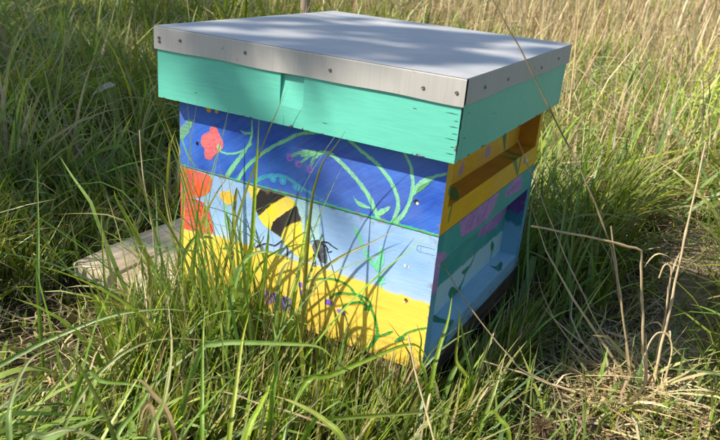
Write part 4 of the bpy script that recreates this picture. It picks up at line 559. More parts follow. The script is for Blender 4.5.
# ---------------------------------------------------------------- grass
class Blades:
    def __init__(s): s.V = []; s.Q = []; s.T = []; s.C = []; s.n = 0
    def ribbons(s, P, W, S, col, tipcol, fold=0.0):
        """P (n,k,3) centre lines, W (n,) widths, S (n,3) side vectors; col/tipcol (n,3)"""
        n, k, _ = P.shape
        if n == 0: return
        t = np.linspace(0, 1, k)
        prof = (np.minimum(1, .55 + 1.6 * t) * (1 - t ** 2.4))[None, :, None]; prof = np.maximum(prof, .0)
        off = S[:, None, :] * (W[:, None, None] * .5) * prof
        L = P - off; R = P + off; tip = P[:, -1:]
        V = np.concatenate([np.stack([L[:, :-1], R[:, :-1]], 2).reshape(n, -1, 3), tip], 1)           # 2(k-1)+1 per blade
        m = 2 * (k - 1) + 1; b = (np.arange(n) * m)[:, None] + s.n
        i = np.arange(k - 2)
        q = np.stack([b + 2 * i, b + 2 * i + 1, b + 2 * i + 3, b + 2 * i + 2], -1).reshape(-1, 4)
        tr = np.stack([b[:, 0] + 2 * (k - 2), b[:, 0] + 2 * (k - 2) + 1, b[:, 0] + m - 1], -1)
        tv = np.concatenate([np.repeat(t[:-1], 2), [1.0]])
        tw = (tv ** 1.6)[None, :, None]
        c = col[:, None] * (1 - tw) + tipcol[:, None] * tw
        s.V.append(V.reshape(-1, 3)); s.C.append(c.reshape(-1, 3)); s.Q.append(q); s.T.append(tr); s.n += n * m
    def mesh(s, name):
        return np_mesh(name, np.vstack(s.V), np.vstack(s.Q), np.vstack(s.T), col=np.clip(np.vstack(s.C), .004, .85))

def curve_blades(root, phi, L, lean, droop, k, kink=None, wob=.0):
    """integrate centre lines; lean = angle from vertical at the root, droop = extra bend by the tip"""
    n = len(root); t = np.linspace(0, 1, k)
    ang = lean[:, None] + droop[:, None] * t[None] ** 1.4
    if kink is not None:
        kt, ka = kink; ang = ang + ka[:, None] * sst(-.04, .04, t[None] - kt[:, None])
    ang = np.clip(ang, -.4, 2.7)
    ph = phi[:, None] + wob * np.sin(t[None] * 4 + phi[:, None] * 7) if wob else np.repeat(phi[:, None], k, 1)
    d = np.stack([np.sin(ang) * np.cos(ph), np.sin(ang) * np.sin(ph), np.cos(ang)], -1)
    st = d[:, :-1] * (L / (k - 1))[:, None, None]
    P = np.concatenate([root[:, None], root[:, None] + np.cumsum(st, 1)], 1)
    return P
def side_vec(phi, tw):
    a = phi + np.pi / 2; s = np.stack([np.cos(a) * np.cos(tw), np.sin(a) * np.cos(tw), np.sin(tw)], -1); return s
CAMXY = np.array([.5483, -1.0826])
def polar(n, d0, d1, a0=-64, a1=13):
    d = np.sqrt(rng.uniform(d0 * d0, d1 * d1, n)); a = np.radians(rng.uniform(a0, a1, n))
    return CAMXY[0] + d * np.sin(a), CAMXY[1] + d * np.cos(a)
def keep(P, m=.004):
    """drop blades that would pass through the hive, the roof or the stand, or hit the lens"""
    x, y, z = P[..., 0], P[..., 1], P[..., 2]
    a = (np.abs(x) < .231 + m) & (np.abs(y) < .231 + m) & (z < .34)
    b = (np.abs(x) < .2535 + m) & (np.abs(y) < .2635 + m) & (z > .325) & (z < .447)
    c = (x > -.525) & (x < .235) & (y > -.232) & (y < .255) & (z < -.036)
    q = P - np.array([.548282, -1.082633, .585679]); e = (q ** 2).sum(-1) < .33 ** 2
    return ~((a | b | c | e).any(1))
GREENS = np.array([[.125, .225, .020], [.175, .275, .026], [.225, .325, .034], [.145, .235, .058], [.285, .35, .036], [.095, .175, .022]])
DRYS = np.array([[.46, .36, .20], [.38, .29, .15], [.52, .43, .27], [.30, .22, .12], [.42, .36, .17]])
def colours(n, pal, var=.18):
    c = pal[rng.integers(0, len(pal), n)]; return c * (1 + var * rng.standard_normal((n, 1))).clip(.55, 1.6) * (1 + .06 * rng.standard_normal((n, 3)))

def height(x, y):
    """how tall the sward stands at each spot (m)"""
    h = np.full(x.shape, .25)
    h = np.where(y < -.5, .085 + .045 * sst(-.05, .15, x), h)
    front = (y >= -.55) & (y < -.2)
    h = np.where(front, .115 + .055 * sst(.08, -.12, x) - .14 * sst(-.2, -.26, x), h)
    left = sst(-.52, -1.1, x); h = np.where((y >= -.55) & (x < -.5), .085 + .22 * left + .05 * sst(-.2, -.4, y) , h)
    h = np.where((x > -.52) & (x < -.17) & (y > -.62) & (y < -.22), np.minimum(np.maximum(h, .03), .045), h)
    back = (y > .1) & (x > -.6) & (x < .25); h = np.where(back, .22, h)
    rt = (x > .22) & (y > -.55) & (y < 1.2)
    hr = .05 + .19 * sst(.12, .5, y) * sst(.43, .33, x); h = np.where(rt, hr, h)
    pth = np.abs(x - .537 - .02 * np.sin(y * 3) + .03 * (y - .4)) < .082
    h = np.where(pth & (y > -.1) & (y < 1.0), .02, h)
    h = np.where((x > .625) & (y > -.2) & (y < 1.6), .2 * sst(-.2, .3, y) + .05, h)
    far = sst(1.3, 3.0, np.hypot(x - .55, y + 1.08) - .6); rightness = sst(-34, -16, np.degrees(np.arctan2(x - CAMXY[0], y - CAMXY[1]))); h = np.where(y > 1.0, h * (1 - far) + .27 * far, h); h = h * (1 - .28 * rightness * (y > 1.0))
    return h * (.75 + .5 * fbm(x * 3 + 20, y * 3 + 20))
def dryness(x, y):
    d = np.hypot(x - CAMXY[0], y - CAMXY[1]); a = np.degrees(np.arctan2(x - CAMXY[0], y - CAMXY[1])); n = fbm(x * .9 + 60, y * .9 + 13)
    far = sst(-38, -18, a + 22 * (n - .5)) * sst(3.4, 5.2, d + 2.4 * (n - .5))
    mid = .32 * sst(-26, -10, a) * sst(1.7, 2.6, d) * sst(.3, .6, n)
    return np.clip(np.maximum(far * (.55 + .45 * sst(.42, .55, fbm(x * .7 + 12, y * .7 + 91, 3))), mid) + .13, 0, .95)
G = Blades(); D = Blades(); TH = Blades()
def sward(n, d0, d1, k, wid, hmul=1.0, dmul=1.0, a0=-64, a1=13, clump=True, where=None, upright=0, patch=0):
    x, y = polar(n, d0, d1, a0, a1)
    if where is not None:
        m = where(x, y); x = x[m]; y = y[m]; n = len(x)
    if clump:   # tufts: pull blades towards tuft centres
        cs = .085 if d1 < 3 else .2
        cx = (np.floor(x / cs) + .2 + .6 * _T[(np.floor(x / cs).astype(int) * 7) & 255, (np.floor(y / cs).astype(int) * 13) & 255]) * cs
        cy = (np.floor(y / cs) + .2 + .6 * _T[(np.floor(x / cs).astype(int) * 11 + 5) & 255, (np.floor(y / cs).astype(int) * 5) & 255]) * cs
        p = rng.uniform(0, .75, n); x = x * (1 - p) + cx * p; y = y * (1 - p) + cy * p
    h = height(x, y) * hmul
    L = h * rng.uniform(.6, 1.5, n) * 1.15
    ok = rng.random(n) < np.clip(h / .07, .15, 1)
    if patch: ok &= rng.random(n) < 1 - patch * sst(.5, .36, fbm(x * 1.6 + 31, y * 1.6 + 77, 3))
    if patch: L = L * (.65 + .8 * sst(.35, .65, fbm(x * .8 + 3, y * .8 + 57, 3)))
    lod = (fbm(x * 1.2 + 7, y * 1.2 + 2, 2) - .5) * 14
    phi = lod + rng.normal(0, 1.1, n)
    rgt = sst(-30, -14, np.degrees(np.arctan2(x - CAMXY[0], y - CAMXY[1]))) * (y > .9)
    lft = sst(-.5, -1.0, x)
    lean = np.abs(rng.normal(.15, .22, n)) + np.maximum(rgt, lft) * rng.uniform(0, .8, n); droop = rng.gamma(2.2, .42, n) * (1 - upright)
    kt = rng.uniform(.35, .8, n); ka = np.where(rng.random(n) < .24 * (1 - upright), rng.uniform(.5, 1.6, n), 0)
    z = ground_z(x, y) - .006
    P = curve_blades(np.stack([x, y, z], -1), phi, L, lean, droop, k, (kt, ka), wob=.25)
    W = wid * np.clip(rng.lognormal(0, .52, n), .3, 2.1)
    dry = rng.random(n) < dryness(x, y) * dmul
    ok &= keep(P)
    S = side_vec(phi, rng.normal(0, .45, n))
    g = ok & ~dry
    lush = fbm(x * 1.7 + 80, y * 1.7 + 80); c = colours(n, GREENS) * (.8 + .5 * lush)[:, None]
    sunlit = sst(-20, 0, np.degrees(np.arctan2(x - CAMXY[0], y - CAMXY[1]))) * sst(1.9, 3.5, np.hypot(x - CAMXY[0], y - CAMXY[1]))
    c = c * (1 + sunlit[:, None] * np.array([1.35, 1.15, 1.1]))  # brightens right background blades, sunlight put into their colour
    tip = np.where(rng.random((n, 1)) < .38, c * .2 + .8 * np.array([.40, .32, .15]), c * np.array([1.2, 1.12, 1.0]))
    basec = c * .8 + .2 * np.array([.16, .17, .06])
    G.ribbons(P[g], W[g], S[g], basec[g], tip[g])
    d = ok & dry; cd = colours(n, DRYS, .15)
    D.ribbons(P[d], W[d] * .75, S[d], cd[d] * .9, cd[d] * 1.1)
def litter(n, d0, d1, L0, wid, zlift, a0=-64, a1=13, where=None, pal=DRYS, tilt=.25):
    x, y = polar(n, d0, d1, a0, a1)
    m = np.ones(n, bool) if where is None else where(x, y)
    x = x[m]; y = y[m]; n = len(x)
    if not n: return
    phi = rng.uniform(0, 2 * np.pi, n); L = L0 * rng.lognormal(0, .5, n)
    lean = np.clip(rng.normal(1.5, tilt, n), .6, 1.9); droop = rng.normal(0, .5, n)
    z = ground_z(x, y) + rng.random(n) * zlift
    P = curve_blades(np.stack([x, y, z], -1), phi, L, lean, droop, 5, (rng.uniform(.3, .7, n), np.where(rng.random(n) < .3, rng.normal(0, .9, n), 0)), wob=.4)
    P[..., 2] = np.maximum(P[..., 2], ground_z(P[..., 0], P[..., 1]) + .003)
    ok = keep(P); c = colours(n, pal, .22)
    TH.ribbons(P[ok], (wid * rng.lognormal(0, .35, n))[ok], side_vec(phi, rng.normal(0, .5, n))[ok], c[ok], c[ok] * 1.05)
# sward, nearest first
sward(3200, .42, 1.0, 9, .0050)
sward(7600, .9, 1.8, 8, .0050)
sward(21000, 1.7, 3.4, 7, .0074, .9)
front_strip = lambda x, y: (y > -.46) & (y < -.232) & (x > -.2) & (x < .26)
sward(15000, .6, 1.2, 8, .0046, .85, where=front_strip, upright=.6)
foot_strip = lambda x, y: (y > -.31) & (y < -.238) & (x > -.05) & (x < .27)
sward(42000, .6, 1.2, 7, .0040, .82, where=foot_strip, upright=.75)
corner_strip_zone = lambda x, y: (x > .238) & (x < .34) & (y > -.4) & (y < .12)
sward(24000, .6, 1.4, 7, .0042, 1.9, where=corner_strip_zone, upright=.3)
sward(36000, 3.2, 6.5, 5, .0085, .85, patch=.8)
sward(40000, 6.3, 13, 4, .013, .95, patch=.8)
sward(42000, 12.5, 30, 4, .024, 1.15)
# fine, dark under-storey
sward(9000, .42, 1.8, 6, .0024, .5)
def broad(n, x0, x1, y0, y1, L0, wid, ph0, ph1, lean0, k=14, tall=1.0):
    # wide, half fallen blades of cocksfoot
    x = rng.uniform(x0, x1, n); y = rng.uniform(y0, y1, n); phi = rng.uniform(ph0, ph1, n); L = L0 * np.clip(rng.lognormal(0, .25, n), .5, 1.22)
    lean = np.clip(rng.normal(lean0, .25, n), .05, 1.3); droop = rng.gamma(3, .3, n)
    P = curve_blades(np.stack([x, y, ground_z(x, y) + .005], -1), phi, L, lean, droop, k, (rng.uniform(.4, .8, n), np.where(rng.random(n) < .2, rng.uniform(.4, 1.4, n), 0)), wob=.2)
    tr = (x > -.52) & (x < -.17) & (y > -.6) & (y < -.22)
    ok = keep(P) & ~(tr & (rng.random(n) < .8)); W = wid * rng.lognormal(0, .32, n); c = colours(n, GREENS) * .85 + np.array([.035, .055, .04]); tip = np.where(rng.random((n, 1)) < .3, np.array([.34, .30, .12]), c * 1.15)
    G.ribbons(P[ok], W[ok], side_vec(phi, rng.normal(0, .6, n))[ok], c[ok], tip[ok])
broad(170, -.30, .1, -.80, -.64, .22, .0080, -.2, 1.3, 1.05)
broad(110, -.25, .25, -.75, -.55, .22, .0070, -1.0, 2.6, .85)
broad(130, -.205, .05, -.40, -.25, .34, .0056, -3.1, 3.1, .08)
broad(50, .0, .25, -.42, -.26, .2, .0048, -3.1, 3.1, .25)
broad(60, .245, .40, -.3, .25, .17, .0055, -3.1, 3.1, .4)
broad(60, .22, .5, -.5, -.2, .2, .0055, -3.1, 3.1, .4)
broad(46, -.17, -.02, -.40, -.27, .42, .0048, -3.1, 3.1, .06)
broad(130, -.80, -.54, -.5, .15, .17, .0055, -3.1, 3.1, .8)
broad(500, -2.6, -.75, -.4, 2.0, .36, .0085, -1.2, 1.6, .85)
broad(110, .25, .38, .15, .9, .28, .007, 1.2, 4.6, .35)
broad(120, .64, .95, -.1, 1.0, .28, .006, 1.4, 4.2, .3)
broad(900, -.6, .9, 1.0, 3.0, .34, .009, -3.1, 3.1, .7)
# fallen straw
litter(9000, .45, 2.2, .07, .0026, .03)
litter(6000, 2.0, 5.0, .12, .005, .06)
pile = lambda x, y: rng.random(len(x)) < np.exp(-(((x - .48) / .06) ** 2 + ((y + .03) / .10) ** 2))
broad(230, .36, .66, -.25, .12, .085, .0042, -3.1, 3.1, .35, k=8)
broad(160, .46, .62, .1, 1.0, .06, .0035, -3.1, 3.1, .4, k=7)
litter(12000, .8, 1.6, .07, .0034, .035, -14, 10, pile, DRYS[[0, 2, 4]] * 1.15, .2)
litter(2400, .8, 1.6, .11, .0034, .06, -14, 10, pile, DRYS[[0, 2, 4]] * 1.15, .42)
shade = lambda x, y: (x > .235) & (x < .5) & (y > -.3) & (y < .5)  # straw here gets darker colours, painting in the shade beside the hive
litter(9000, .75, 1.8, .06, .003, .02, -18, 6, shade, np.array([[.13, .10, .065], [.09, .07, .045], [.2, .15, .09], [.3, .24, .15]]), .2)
onpath = lambda x, y: (np.abs(x - .537) < .085) & (y > -.05) & (y < 1.05)
litter(14000, 1.0, 2.2, .03, .0022, .008, -8, 8, onpath, np.array([[.55, .46, .31], [.44, .36, .24], [.6, .5, .34], [.32, .26, .18]]), .12)
# tall blond stems at the back right
def tall_dry(n, d0, d1, a0, a1, Lm, wid):
    x, y = polar(n, d0, d1, a0, a1); ok = rng.random(n) < dryness(x, y) * sst(.34, .6, fbm(x * 1.3 + 71, y * 1.3 + 5, 3))
    x, y = x[ok], y[ok]; n = len(x); phi = rng.uniform(0, 6.28, n); L = Lm * rng.lognormal(0, .25, n)
    P = curve_blades(np.stack([x, y, ground_z(x, y)], -1), phi, L, np.abs(rng.normal(.12, .2, n)), rng.gamma(1.5, .3, n), 5, (rng.uniform(.3, .8, n), np.where(rng.random(n) < .3, rng.uniform(.5, 1.8, n), 0)))
    c = colours(n, DRYS, .15) * 1.2; ok = keep(P)
    D.ribbons(P[ok], (wid * rng.lognormal(0, .3, n))[ok], side_vec(phi, rng.normal(0, .5, n))[ok], c[ok], c[ok] * 1.1)
tall_dry(5000, 2.3, 3.8, -34, 10, .34, .005)
tall_dry(8000, 3.4, 7.5, -42, 10, .44, .008)
tall_dry(8000, 7, 20, -50, 10, .6, .014)
tag(link('meadow_grass', G.mesh('meadow_grass'), M_GRASS), 'long green meadow grass all round the hive', 'grass', kind='stuff')
tag(link('dry_grass', D.mesh('dry_grass'), M_DRY), 'blond dry grass standing behind the hive at the upper right', 'dry grass', kind='stuff')
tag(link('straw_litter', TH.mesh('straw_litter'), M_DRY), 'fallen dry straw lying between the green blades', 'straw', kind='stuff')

# ---------------------------------------------------------------- single tufts and stems in front of the hive
def resample(P, n):
    P = np.array(P, float); L = []
    e = np.vstack([2 * P[0] - P[1], P, 2 * P[-1] - P[-2]]); m = len(P) - 1
    for s in np.linspace(0, m, n):
        i = min(int(s), m - 1); t = s - i; a, b, c, d = e[i], e[i + 1], e[i + 2], e[i + 3]
        L.append(.5 * (2 * b + (c - a) * t + (2 * a - 5 * b + 4 * c - d) * t * t + (3 * b - a - 3 * c + d) * t ** 3))
    return np.array(L)
def to_ground(P):
    P = [np.array(p) for p in P]
    if P[0][2] > GZ - .005:
        d = P[0] - P[1]; d = d / (np.linalg.norm(d) + 1e-9); d = d * .35 + np.array([0, 0, -.9]); d /= np.linalg.norm(d)
        P.insert(0, P[0] + d * ((P[0][2] - GZ + .005) / -d[2]))
    return P
def hero_blade(P, w, col, tipc, parent, rnd):
    Q = resample(to_ground(P), 22); n = len(Q)
    T = np.gradient(Q, axis=0); T /= np.linalg.norm(T, axis=1)[:, None]
    view = np.array([.43, -.83, .36 + rnd.uniform(-.3, .6)]) + np.array([rnd.uniform(-.5, .5), rnd.uniform(-.3, .3), 0])
    V = []; c = []
    for i in range(n):
        t = i / (n - 1); tw = .5 * math.sin(t * 2.5 + rnd.random() * .02 + w * 900); nv = view + np.array([tw * .5, tw * .3, 0]); s = np.cross(T[i], nv); s /= np.linalg.norm(s); nn = np.cross(s, T[i])
        ww = w * .42 * min(1, .7 + 1.3 * t) * (1 - t ** 1.9) + .00012
        for k in (-1, -.5, 0, .5, 1):
            V.append(Q[i] + s * ww * k + nn * ww * (.5 * abs(k) - .15)); cc = np.array(col) * (1 - t ** 2) + np.array(tipc) * t ** 2
            c.append(cc * (1.25 if k == 0 else .92 if abs(k) == .5 else 1.05))
    q = [(i * 5 + k, i * 5 + k + 1, i * 5 + k + 6, i * 5 + k + 5) for i in range(n - 1) for k in range(4)]
    o = link('blade', np_mesh('blade', np.array(V) - np.array(parent.location), q, col=np.array(c)), M_GRASS, parent)
    return o
rnd = random.Random(21)
tl = ('tall green grass tuft rising in front of the painted bee and poppy', 'broad arching grass blades left of the hive, below the pale boards',
      'broad blades of grass in front of the yellow flower border', 'short upright grass tuft at the near lower corner of the hive')
for ti, (tuft, lab) in enumerate(zip(TUFTS, tl)):
    b = np.mean([v[0][0] for v in tuft], 0); e = empty('grass_tuft', (float(b[0]), float(b[1]), GZ)); tag(e, lab, 'grass tuft', 'tufts of grass round the hive')
    for bi, (P, w) in enumerate(tuft):
        g = GREENS[rnd.randrange(5)] * rnd.uniform(.95, 1.35)
        if ti == 1: g = g * .7 + np.array([.09, .13, .06]) * .5
        if ti == 1 and bi > 12: g = np.array([.42, .31, .17])
        if ti == 1 and bi == 0: g = np.array([.22, .26, .10])
        if ti == 0 and bi in (3, 4, 7): g = np.array([.24, .24, .06])
        hero_blade(P, max(w, .0026) * (1.3 if w < .0075 else 1.05), g, g * np.array([1.25, 1.12, .9]) if rnd.random() < .7 else np.array([.36, .31, .14]), e, rnd)

def tube(P, r0, r1, n=7, steps=30, nodes_at=()):
    Q = resample(P, steps); T = np.gradient(Q, axis=0); T /= np.linalg.norm(T, axis=1)[:, None]; V = []
    up = np.array([.3, .2, 1.0])
    for i in range(steps):
        t = i / (steps - 1); a = np.cross(T[i], up); a = a / (np.linalg.norm(a) + 1e-9); b = np.cross(T[i], a); r = r0 + (r1 - r0) * t
        r *= 1 + sum(.55 * math.exp(-((t - u) / .012) ** 2) for u in nodes_at)
        for k in range(n):
            th = 2 * math.pi * k / n; V.append(Q[i] + r * (a * math.cos(th) + b * math.sin(th)))
    q = [(i * n + k, i * n + (k + 1) % n, (i + 1) * n + (k + 1) % n, (i + 1) * n + k) for i in range(steps - 1) for k in range(n)]
    return np.array(V), q
def poly_path(P, r=.012):
    """keep kinks: subdivide so the curve only rounds close to each corner"""
    P = [np.array(p, float) for p in P]; out = [P[0]]; q = random.Random(int(abs(P[0][0]) * 1e5))
    for a, b in zip(P, P[1:]):
        L = np.linalg.norm(b - a); n = max(1, int(L / .02))
        for i in range(1, n + 1): out.append(a + (b - a) * i / n + (np.array([q.gauss(0, 1), q.gauss(0, 1), q.gauss(0, 1)]) * .0006 if i < n else 0))
    return out
STRAW = np.array([.62, .49, .29])
stalk_labels = dict(bent=('tall dry stem snapped over at a right angle right of the hive', STRAW), tall=('longest leaning dry stem at the right edge beside the bare path', STRAW * .95),
    cross=('thin dry stem slanting up across the right edge of the metal lid', STRAW * .6), twin=('straight dry stem just left of the snapped stem', STRAW * .8),
    hook=('dry stem with a small hooked tip in front of the bare path', STRAW * .9), node=('thin straw stem with a white node crossing the violet flowers', STRAW * .9),
    slant=('thin tan stem slanting across the lower teal side of the hive', STRAW * .75), lying=('pale straw stem lying on the shaded ground right of the hive', STRAW * 1.05),
    fore=('brown stem lying low across the foreground grass', STRAW * .7), pale=('pale stem leaning in front of the yellow lower corner', STRAW * 1.0),
    thinleft=('thin pink straw stem standing behind the pale boards', STRAW * .8), seed=('grass stem with a feathery seed head at the upper left', STRAW * .7),
    diag=('lower of two fallen tan stems in the grass behind the hive', STRAW * 1.05), diagb=('upper of two fallen tan stems in the grass behind the hive', STRAW * .95),
    loop=('short dry stem bent into a loop in the straw heap', STRAW * .95))
for key, (P, w) in STALKS.items():
    lab, c = stalk_labels[key]
    if key in ('diag', 'diagb'): P = [tuple(p) for p in P]
    if key not in ('lying', 'fore', 'diag', 'diagb', 'node', 'slant', 'pale'): P = to_ground(P) if P[0][2] > GZ else P
    if key in ('node', 'slant', 'pale'): P = to_ground(P)
    V, q = tube(poly_path(P), w * .46, w * (.26 if key not in ('cross', 'node') else .22), steps=max(40, 6 * len(P)), nodes_at=(.22, .47, .7))
    b = np.array(P[0]); root = (float(b[0]), float(b[1]), float(b[2]))
    col = np.tile(c, (len(V), 1)) * (.85 + .3 * vnoise(V[:, 0] * 140, V[:, 2] * 90))[:, None]
    e = link('dry_stem', np_mesh('dry_stem', V - b, q, col=col), M_DRY); e.location = root
    tag(e, lab, 'dry stem', 'dry stems among the grass')
    if key in ('bent', 'tall', 'twin', 'hook', 'pale', 'loop', 'lying'):   # frayed dry leaf sheaths hanging off the stem
        for u in (.18, .4, .62):
            Bs = Blades(); pt = (resample(P, 30)[int(u * 29)] - b)[None]; ph = rng.uniform(0, 6.28, 1); cs = c[None] * rng.uniform(.8, 1.15)
            PP = curve_blades(pt, ph, rng.uniform(.02, .05, 1), rng.uniform(.1, .7, 1), rng.uniform(.6, 2.2, 1), 9, (rng.uniform(.3, .6, 1), rng.uniform(0, 1.2, 1)))
            Bs.ribbons(PP, np.full(1, .0032), side_vec(ph, rng.normal(0, .5, 1)), cs, cs * .85); link('leaf_sheath', Bs.mesh('leaf_sheath'), M_DRY, e)
    if key == 'node':
        bm = bmesh.new(); bmesh.ops.create_icosphere(bm, subdivisions=2, radius=.0042, matrix=Matrix.Translation(Vector(P[-3]) - Vector(root)) @ Matrix.Diagonal((.8, .8, 1.3, 1)))
        o = bm_done(bm, 'node', M_DRY, e, True); a = o.data.color_attributes.new('Col', 'FLOAT_COLOR', 'POINT'); a.data.foreach_set('color', np.tile([.7, .68, .6, 1], len(o.data.vertices)))
    if key == 'seed':
        H = Blades(); n = 160; t = rng.random(n) ** .8; base = np.array(P[-1]); ax = np.array(P[-1]) - np.array(P[-2]); ax /= np.linalg.norm(ax)
        r0 = base - ax * .02 + ax * t[:, None] * .12; PP = curve_blades(r0, rng.uniform(0, 6.28, n), np.full(n, .035), rng.uniform(.1, .9, n), rng.uniform(0, .5, n), 4)
        cc = colours(n, DRYS[[1, 3]]); H.ribbons(PP - base - 0, np.full(n, .006), side_vec(rng.uniform(0, 6, n), rng.normal(0, .5, n)), cc, cc)
        o = link('seed_head', H.mesh('seed_head'), M_DRY, e); o.location = base - np.array(root)

# a dried bristly flower head lying in the grass
H = Blades(); n = 260; c0 = np.array([.388, -.195, .0])
dirs = rng.standard_normal((n, 3)); dirs /= np.linalg.norm(dirs, axis=1)[:, None]
PP = np.stack([c0 * 0 + dirs * (.002 + .0175 * t) * (.7 + .5 * rng.random((n, 1))) for t in np.linspace(0, 1, 4)], 1); cc = colours(n, np.array([[.22, .15, .08], [.14, .1, .06]]))
H.ribbons(PP, np.full(n, .0016), side_vec(rng.uniform(0, 6, n), rng.normal(0, 1, n)), cc, cc)
o = link('dried_flower_head', H.mesh('dried_flower_head'), M_DRY); o.location = (.4137, -.2107, -.03)
tag(o, 'brown bristly dried flower head caught in the grass at lower right', 'flower head')

# broad leaved weed and a pale leaf on the left
def leaf_mesh(L, W, bend, col, seed):
    r = random.Random(seed); V = []; c = []; n = 10; k = 6
    for i in range(n + 1):
        t = i / n; w = W * .5 * (math.sin(math.pi * min(1, t * .93 + .05)) ** .8) * (1 + .08 * math.sin(t * 25 + seed))
        y = L * t; z = bend * t * t * -1 + .25 * L * t
        for j in range(-k // 2, k // 2 + 1):
            u = j / (k / 2); V.append((w * u, y, z + .18 * w * abs(u) + .04 * W * math.sin(t * 16 + u * 3))); c.append(np.array(col) * (1.35 if j == 0 else 1) * (.9 + .2 * r.random()))
    m = k + 1; q = [(i * m + j, i * m + j + 1, (i + 1) * m + j + 1, (i + 1) * m + j) for i in range(n) for j in range(k)]
    return np_mesh('leaf', np.array(V), q, col=np.array(c))
weed = empty('dock_plant', (-1.95, .86, GZ)); tag(weed, 'broad leaved green weed in the shaded grass at the far left', 'weed')
for i in range(6):
    o = link('leaf', leaf_mesh(.15 + .02 * (i % 3), .06, .05, (.12, .19, .05), i), M_GRASS, weed); o.location = (0, 0, .14); o.rotation_euler = (.75 - .1 * i, 0, i * 1.05 + .3)
bm = bmesh.new(); bmesh.ops.create_cone(bm, segments=8, radius1=.006, radius2=.004, depth=.17, matrix=Matrix.Translation((0, 0, .075)))
o = bm_done(bm, 'stem', M_DRY, weed, True); a = o.data.color_attributes.new('Col', 'FLOAT_COLOR', 'POINT'); a.data.foreach_set('color', np.tile([.14, .13, .05, 1], len(o.data.vertices)))
o = link('fallen_leaf', leaf_mesh(.075, .05, .01, (.34, .38, .27), 40), M_GRASS); o.location = (-1.10, .36, .105); o.rotation_euler = (.35, .3, -1.0)
tag(o, 'single pale grey green leaf lying on the shaded grass at left', 'leaf')

# post far behind
post = empty('wooden_post', (-1.62, 2.26, GZ)); tag(post, 'pale wooden post standing in the grass behind the hive roof', 'post')
bm = bmesh.new(); bmesh.ops.create_cone(bm, segments=18, cap_ends=True, radius1=.027, radius2=.025, depth=1.25, matrix=Matrix.Translation((0, 0, .60)))
bmesh.ops.subdivide_edges(bm, edges=[e for e in bm.edges if abs(e.verts[0].co.z - e.verts[1].co.z) > .5], cuts=7)
for v in bm.verts: v.co.x += .006 * math.sin(v.co.z * 7); v.co.y += .004 * math.sin(v.co.z * 11 + 1)
bm_done(bm, 'shaft', M_POST, post, True)
bm = bmesh.new(); bmesh.ops.create_cone(bm, segments=18, cap_ends=True, radius1=.029, radius2=.014, depth=.03, matrix=Matrix.Translation((.004, 0, 1.24))); bm_done(bm, 'cap', M_POST, post, False)

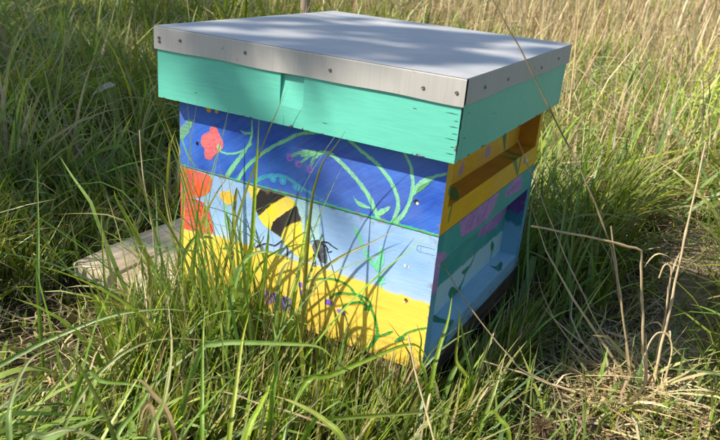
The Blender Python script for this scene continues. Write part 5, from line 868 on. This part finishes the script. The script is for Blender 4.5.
# ---------------------------------------------------------------- the tree towards the sun whose crown dapples the place
tree = empty('shade_tree', (-7.6, -5.6, GZ)); tag(tree, 'leafy tree standing in front and left of the hive, shading the grass', 'tree')
def build_tree():
    r = np.random.default_rng(77); cl = []
    def tgt(x, y, z, L, rad, n, flat=1.0): cl.append((np.array([x, y, z]) + SUN * L, rad, n))
    # thick of the crown over the meadow left of the hive
    for i in range(62):
        d = r.uniform(1.7, 6.0); a = math.radians(r.uniform(-66, -33 - 6 * (d < 2.4))); x = CAMXY[0] + d * math.sin(a); y = CAMXY[1] + d * math.cos(a)
        if x > -.62 : continue
        tgt(x, y, .15, r.uniform(7.2, 10.5), r.uniform(.25, .42), 130)
    # loose outer sprays reaching over the lid and the left of the front
    def streak(x, y, z, ln, n):     # a drooping twig seen end-on by the sun
        for u in np.linspace(-.5, .5, max(2, int(ln / .05))):
            tgt(x + u * ln * .85 + r.normal(0, .012), y + u * ln * .5 + r.normal(0, .012), z, 4.4 + r.uniform(-.4, .4), .04, int(n * 1.5))
    for x, y, ln, n in ((-.17, .03, .16, 16), (-.06, .03, .12, 14), (.0, .06, .22, 16), (.08, .17, .20, 16), (.16, .21, .1, 12), (-.03, -.2, .22, 18), (.1, -.2, .2, 18), (.17, -.11, .18, 16), (.06, -.1, .12, 12), (-.2, -.17, .1, 12), (-.14, -.1, .1, 9), (.2, .06, .1, 10), (-.1, .2, .12, 9), (.05, .0, .2, 15)):
        streak(x, y, .44, ln, n)
    for (x, y, z, rad, n) in ((-.185, -.259, .40, .03, 11), (-.145, -.259, .38, .032, 12), (-.105, -.259, .358, .032, 12), (-.075, -.245, .335, .03, 10), (-.04, -.231, .29, .035, 10), (.0, -.231, .27, .035, 10), (.04, -.231, .24, .035, 9), (.075, -.231, .215, .03, 7)):
        tgt(x, y, z, 6.6 + r.uniform(-.4, .4), rad, n)
    B = Blades(); VV = []; QQ = []; CC = []; nb = 0
    for c, rad, n in cl:
        d = r.standard_normal((n, 3)); d /= np.linalg.norm(d, axis=1)[:, None]; p = c + d * rad * r.random((n, 1)) ** .45
        s = (.055 if rad > .1 else .032) * r.lognormal(0, .25, n); u = r.standard_normal((n, 3)); u /= np.linalg.norm(u, axis=1)[:, None]; v = np.cross(u, r.standard_normal((n, 3))); v /= np.linalg.norm(v, axis=1)[:, None]
        q = np.stack([p - u * s[:, None], p + v * s[:, None] * .55, p + u * s[:, None], p - v * s[:, None] * .55], 1)
        VV.append(q.reshape(-1, 3)); QQ.append(np.arange(n * 4).reshape(-1, 4) + nb); nb += n * 4
        cc = np.array([.06, .12, .025]) * r.uniform(.7, 1.4, (n, 1)); CC.append(np.repeat(cc, 4, 0))
    b = np.array(tree.location)
    link('crown', np_mesh('crown', np.vstack(VV) - b, np.vstack(QQ), col=np.vstack(CC)), M_TREE, tree)
    mid = np.mean([c[0] for c in cl], 0)
    top = np.array([mid[0] - .3, mid[1] - .2, mid[2] + .6])
    V, q = tube([b + [0, 0, -.1], b + (top - b) * np.array([.15, .15, .3]), b + (top - b) * np.array([.6, .6, .65]), top], .16, .05, n=12, steps=24); link('trunk', np_mesh('trunk', V - b, q), M_BARK, tree)
    for k in range(0, len(cl), 6):
        t = r.uniform(.45, .9); s0 = b + (top - b) * np.array([t * .95, t * .95, t]); e0 = cl[k][0]; m = (s0 + e0) / 2 + np.array([0, 0, .25])
        V, q = tube([s0, m, e0], .03, .006, n=6, steps=10); link('limb', np_mesh('limb', V - b, q), M_BARK, tree)
build_tree()
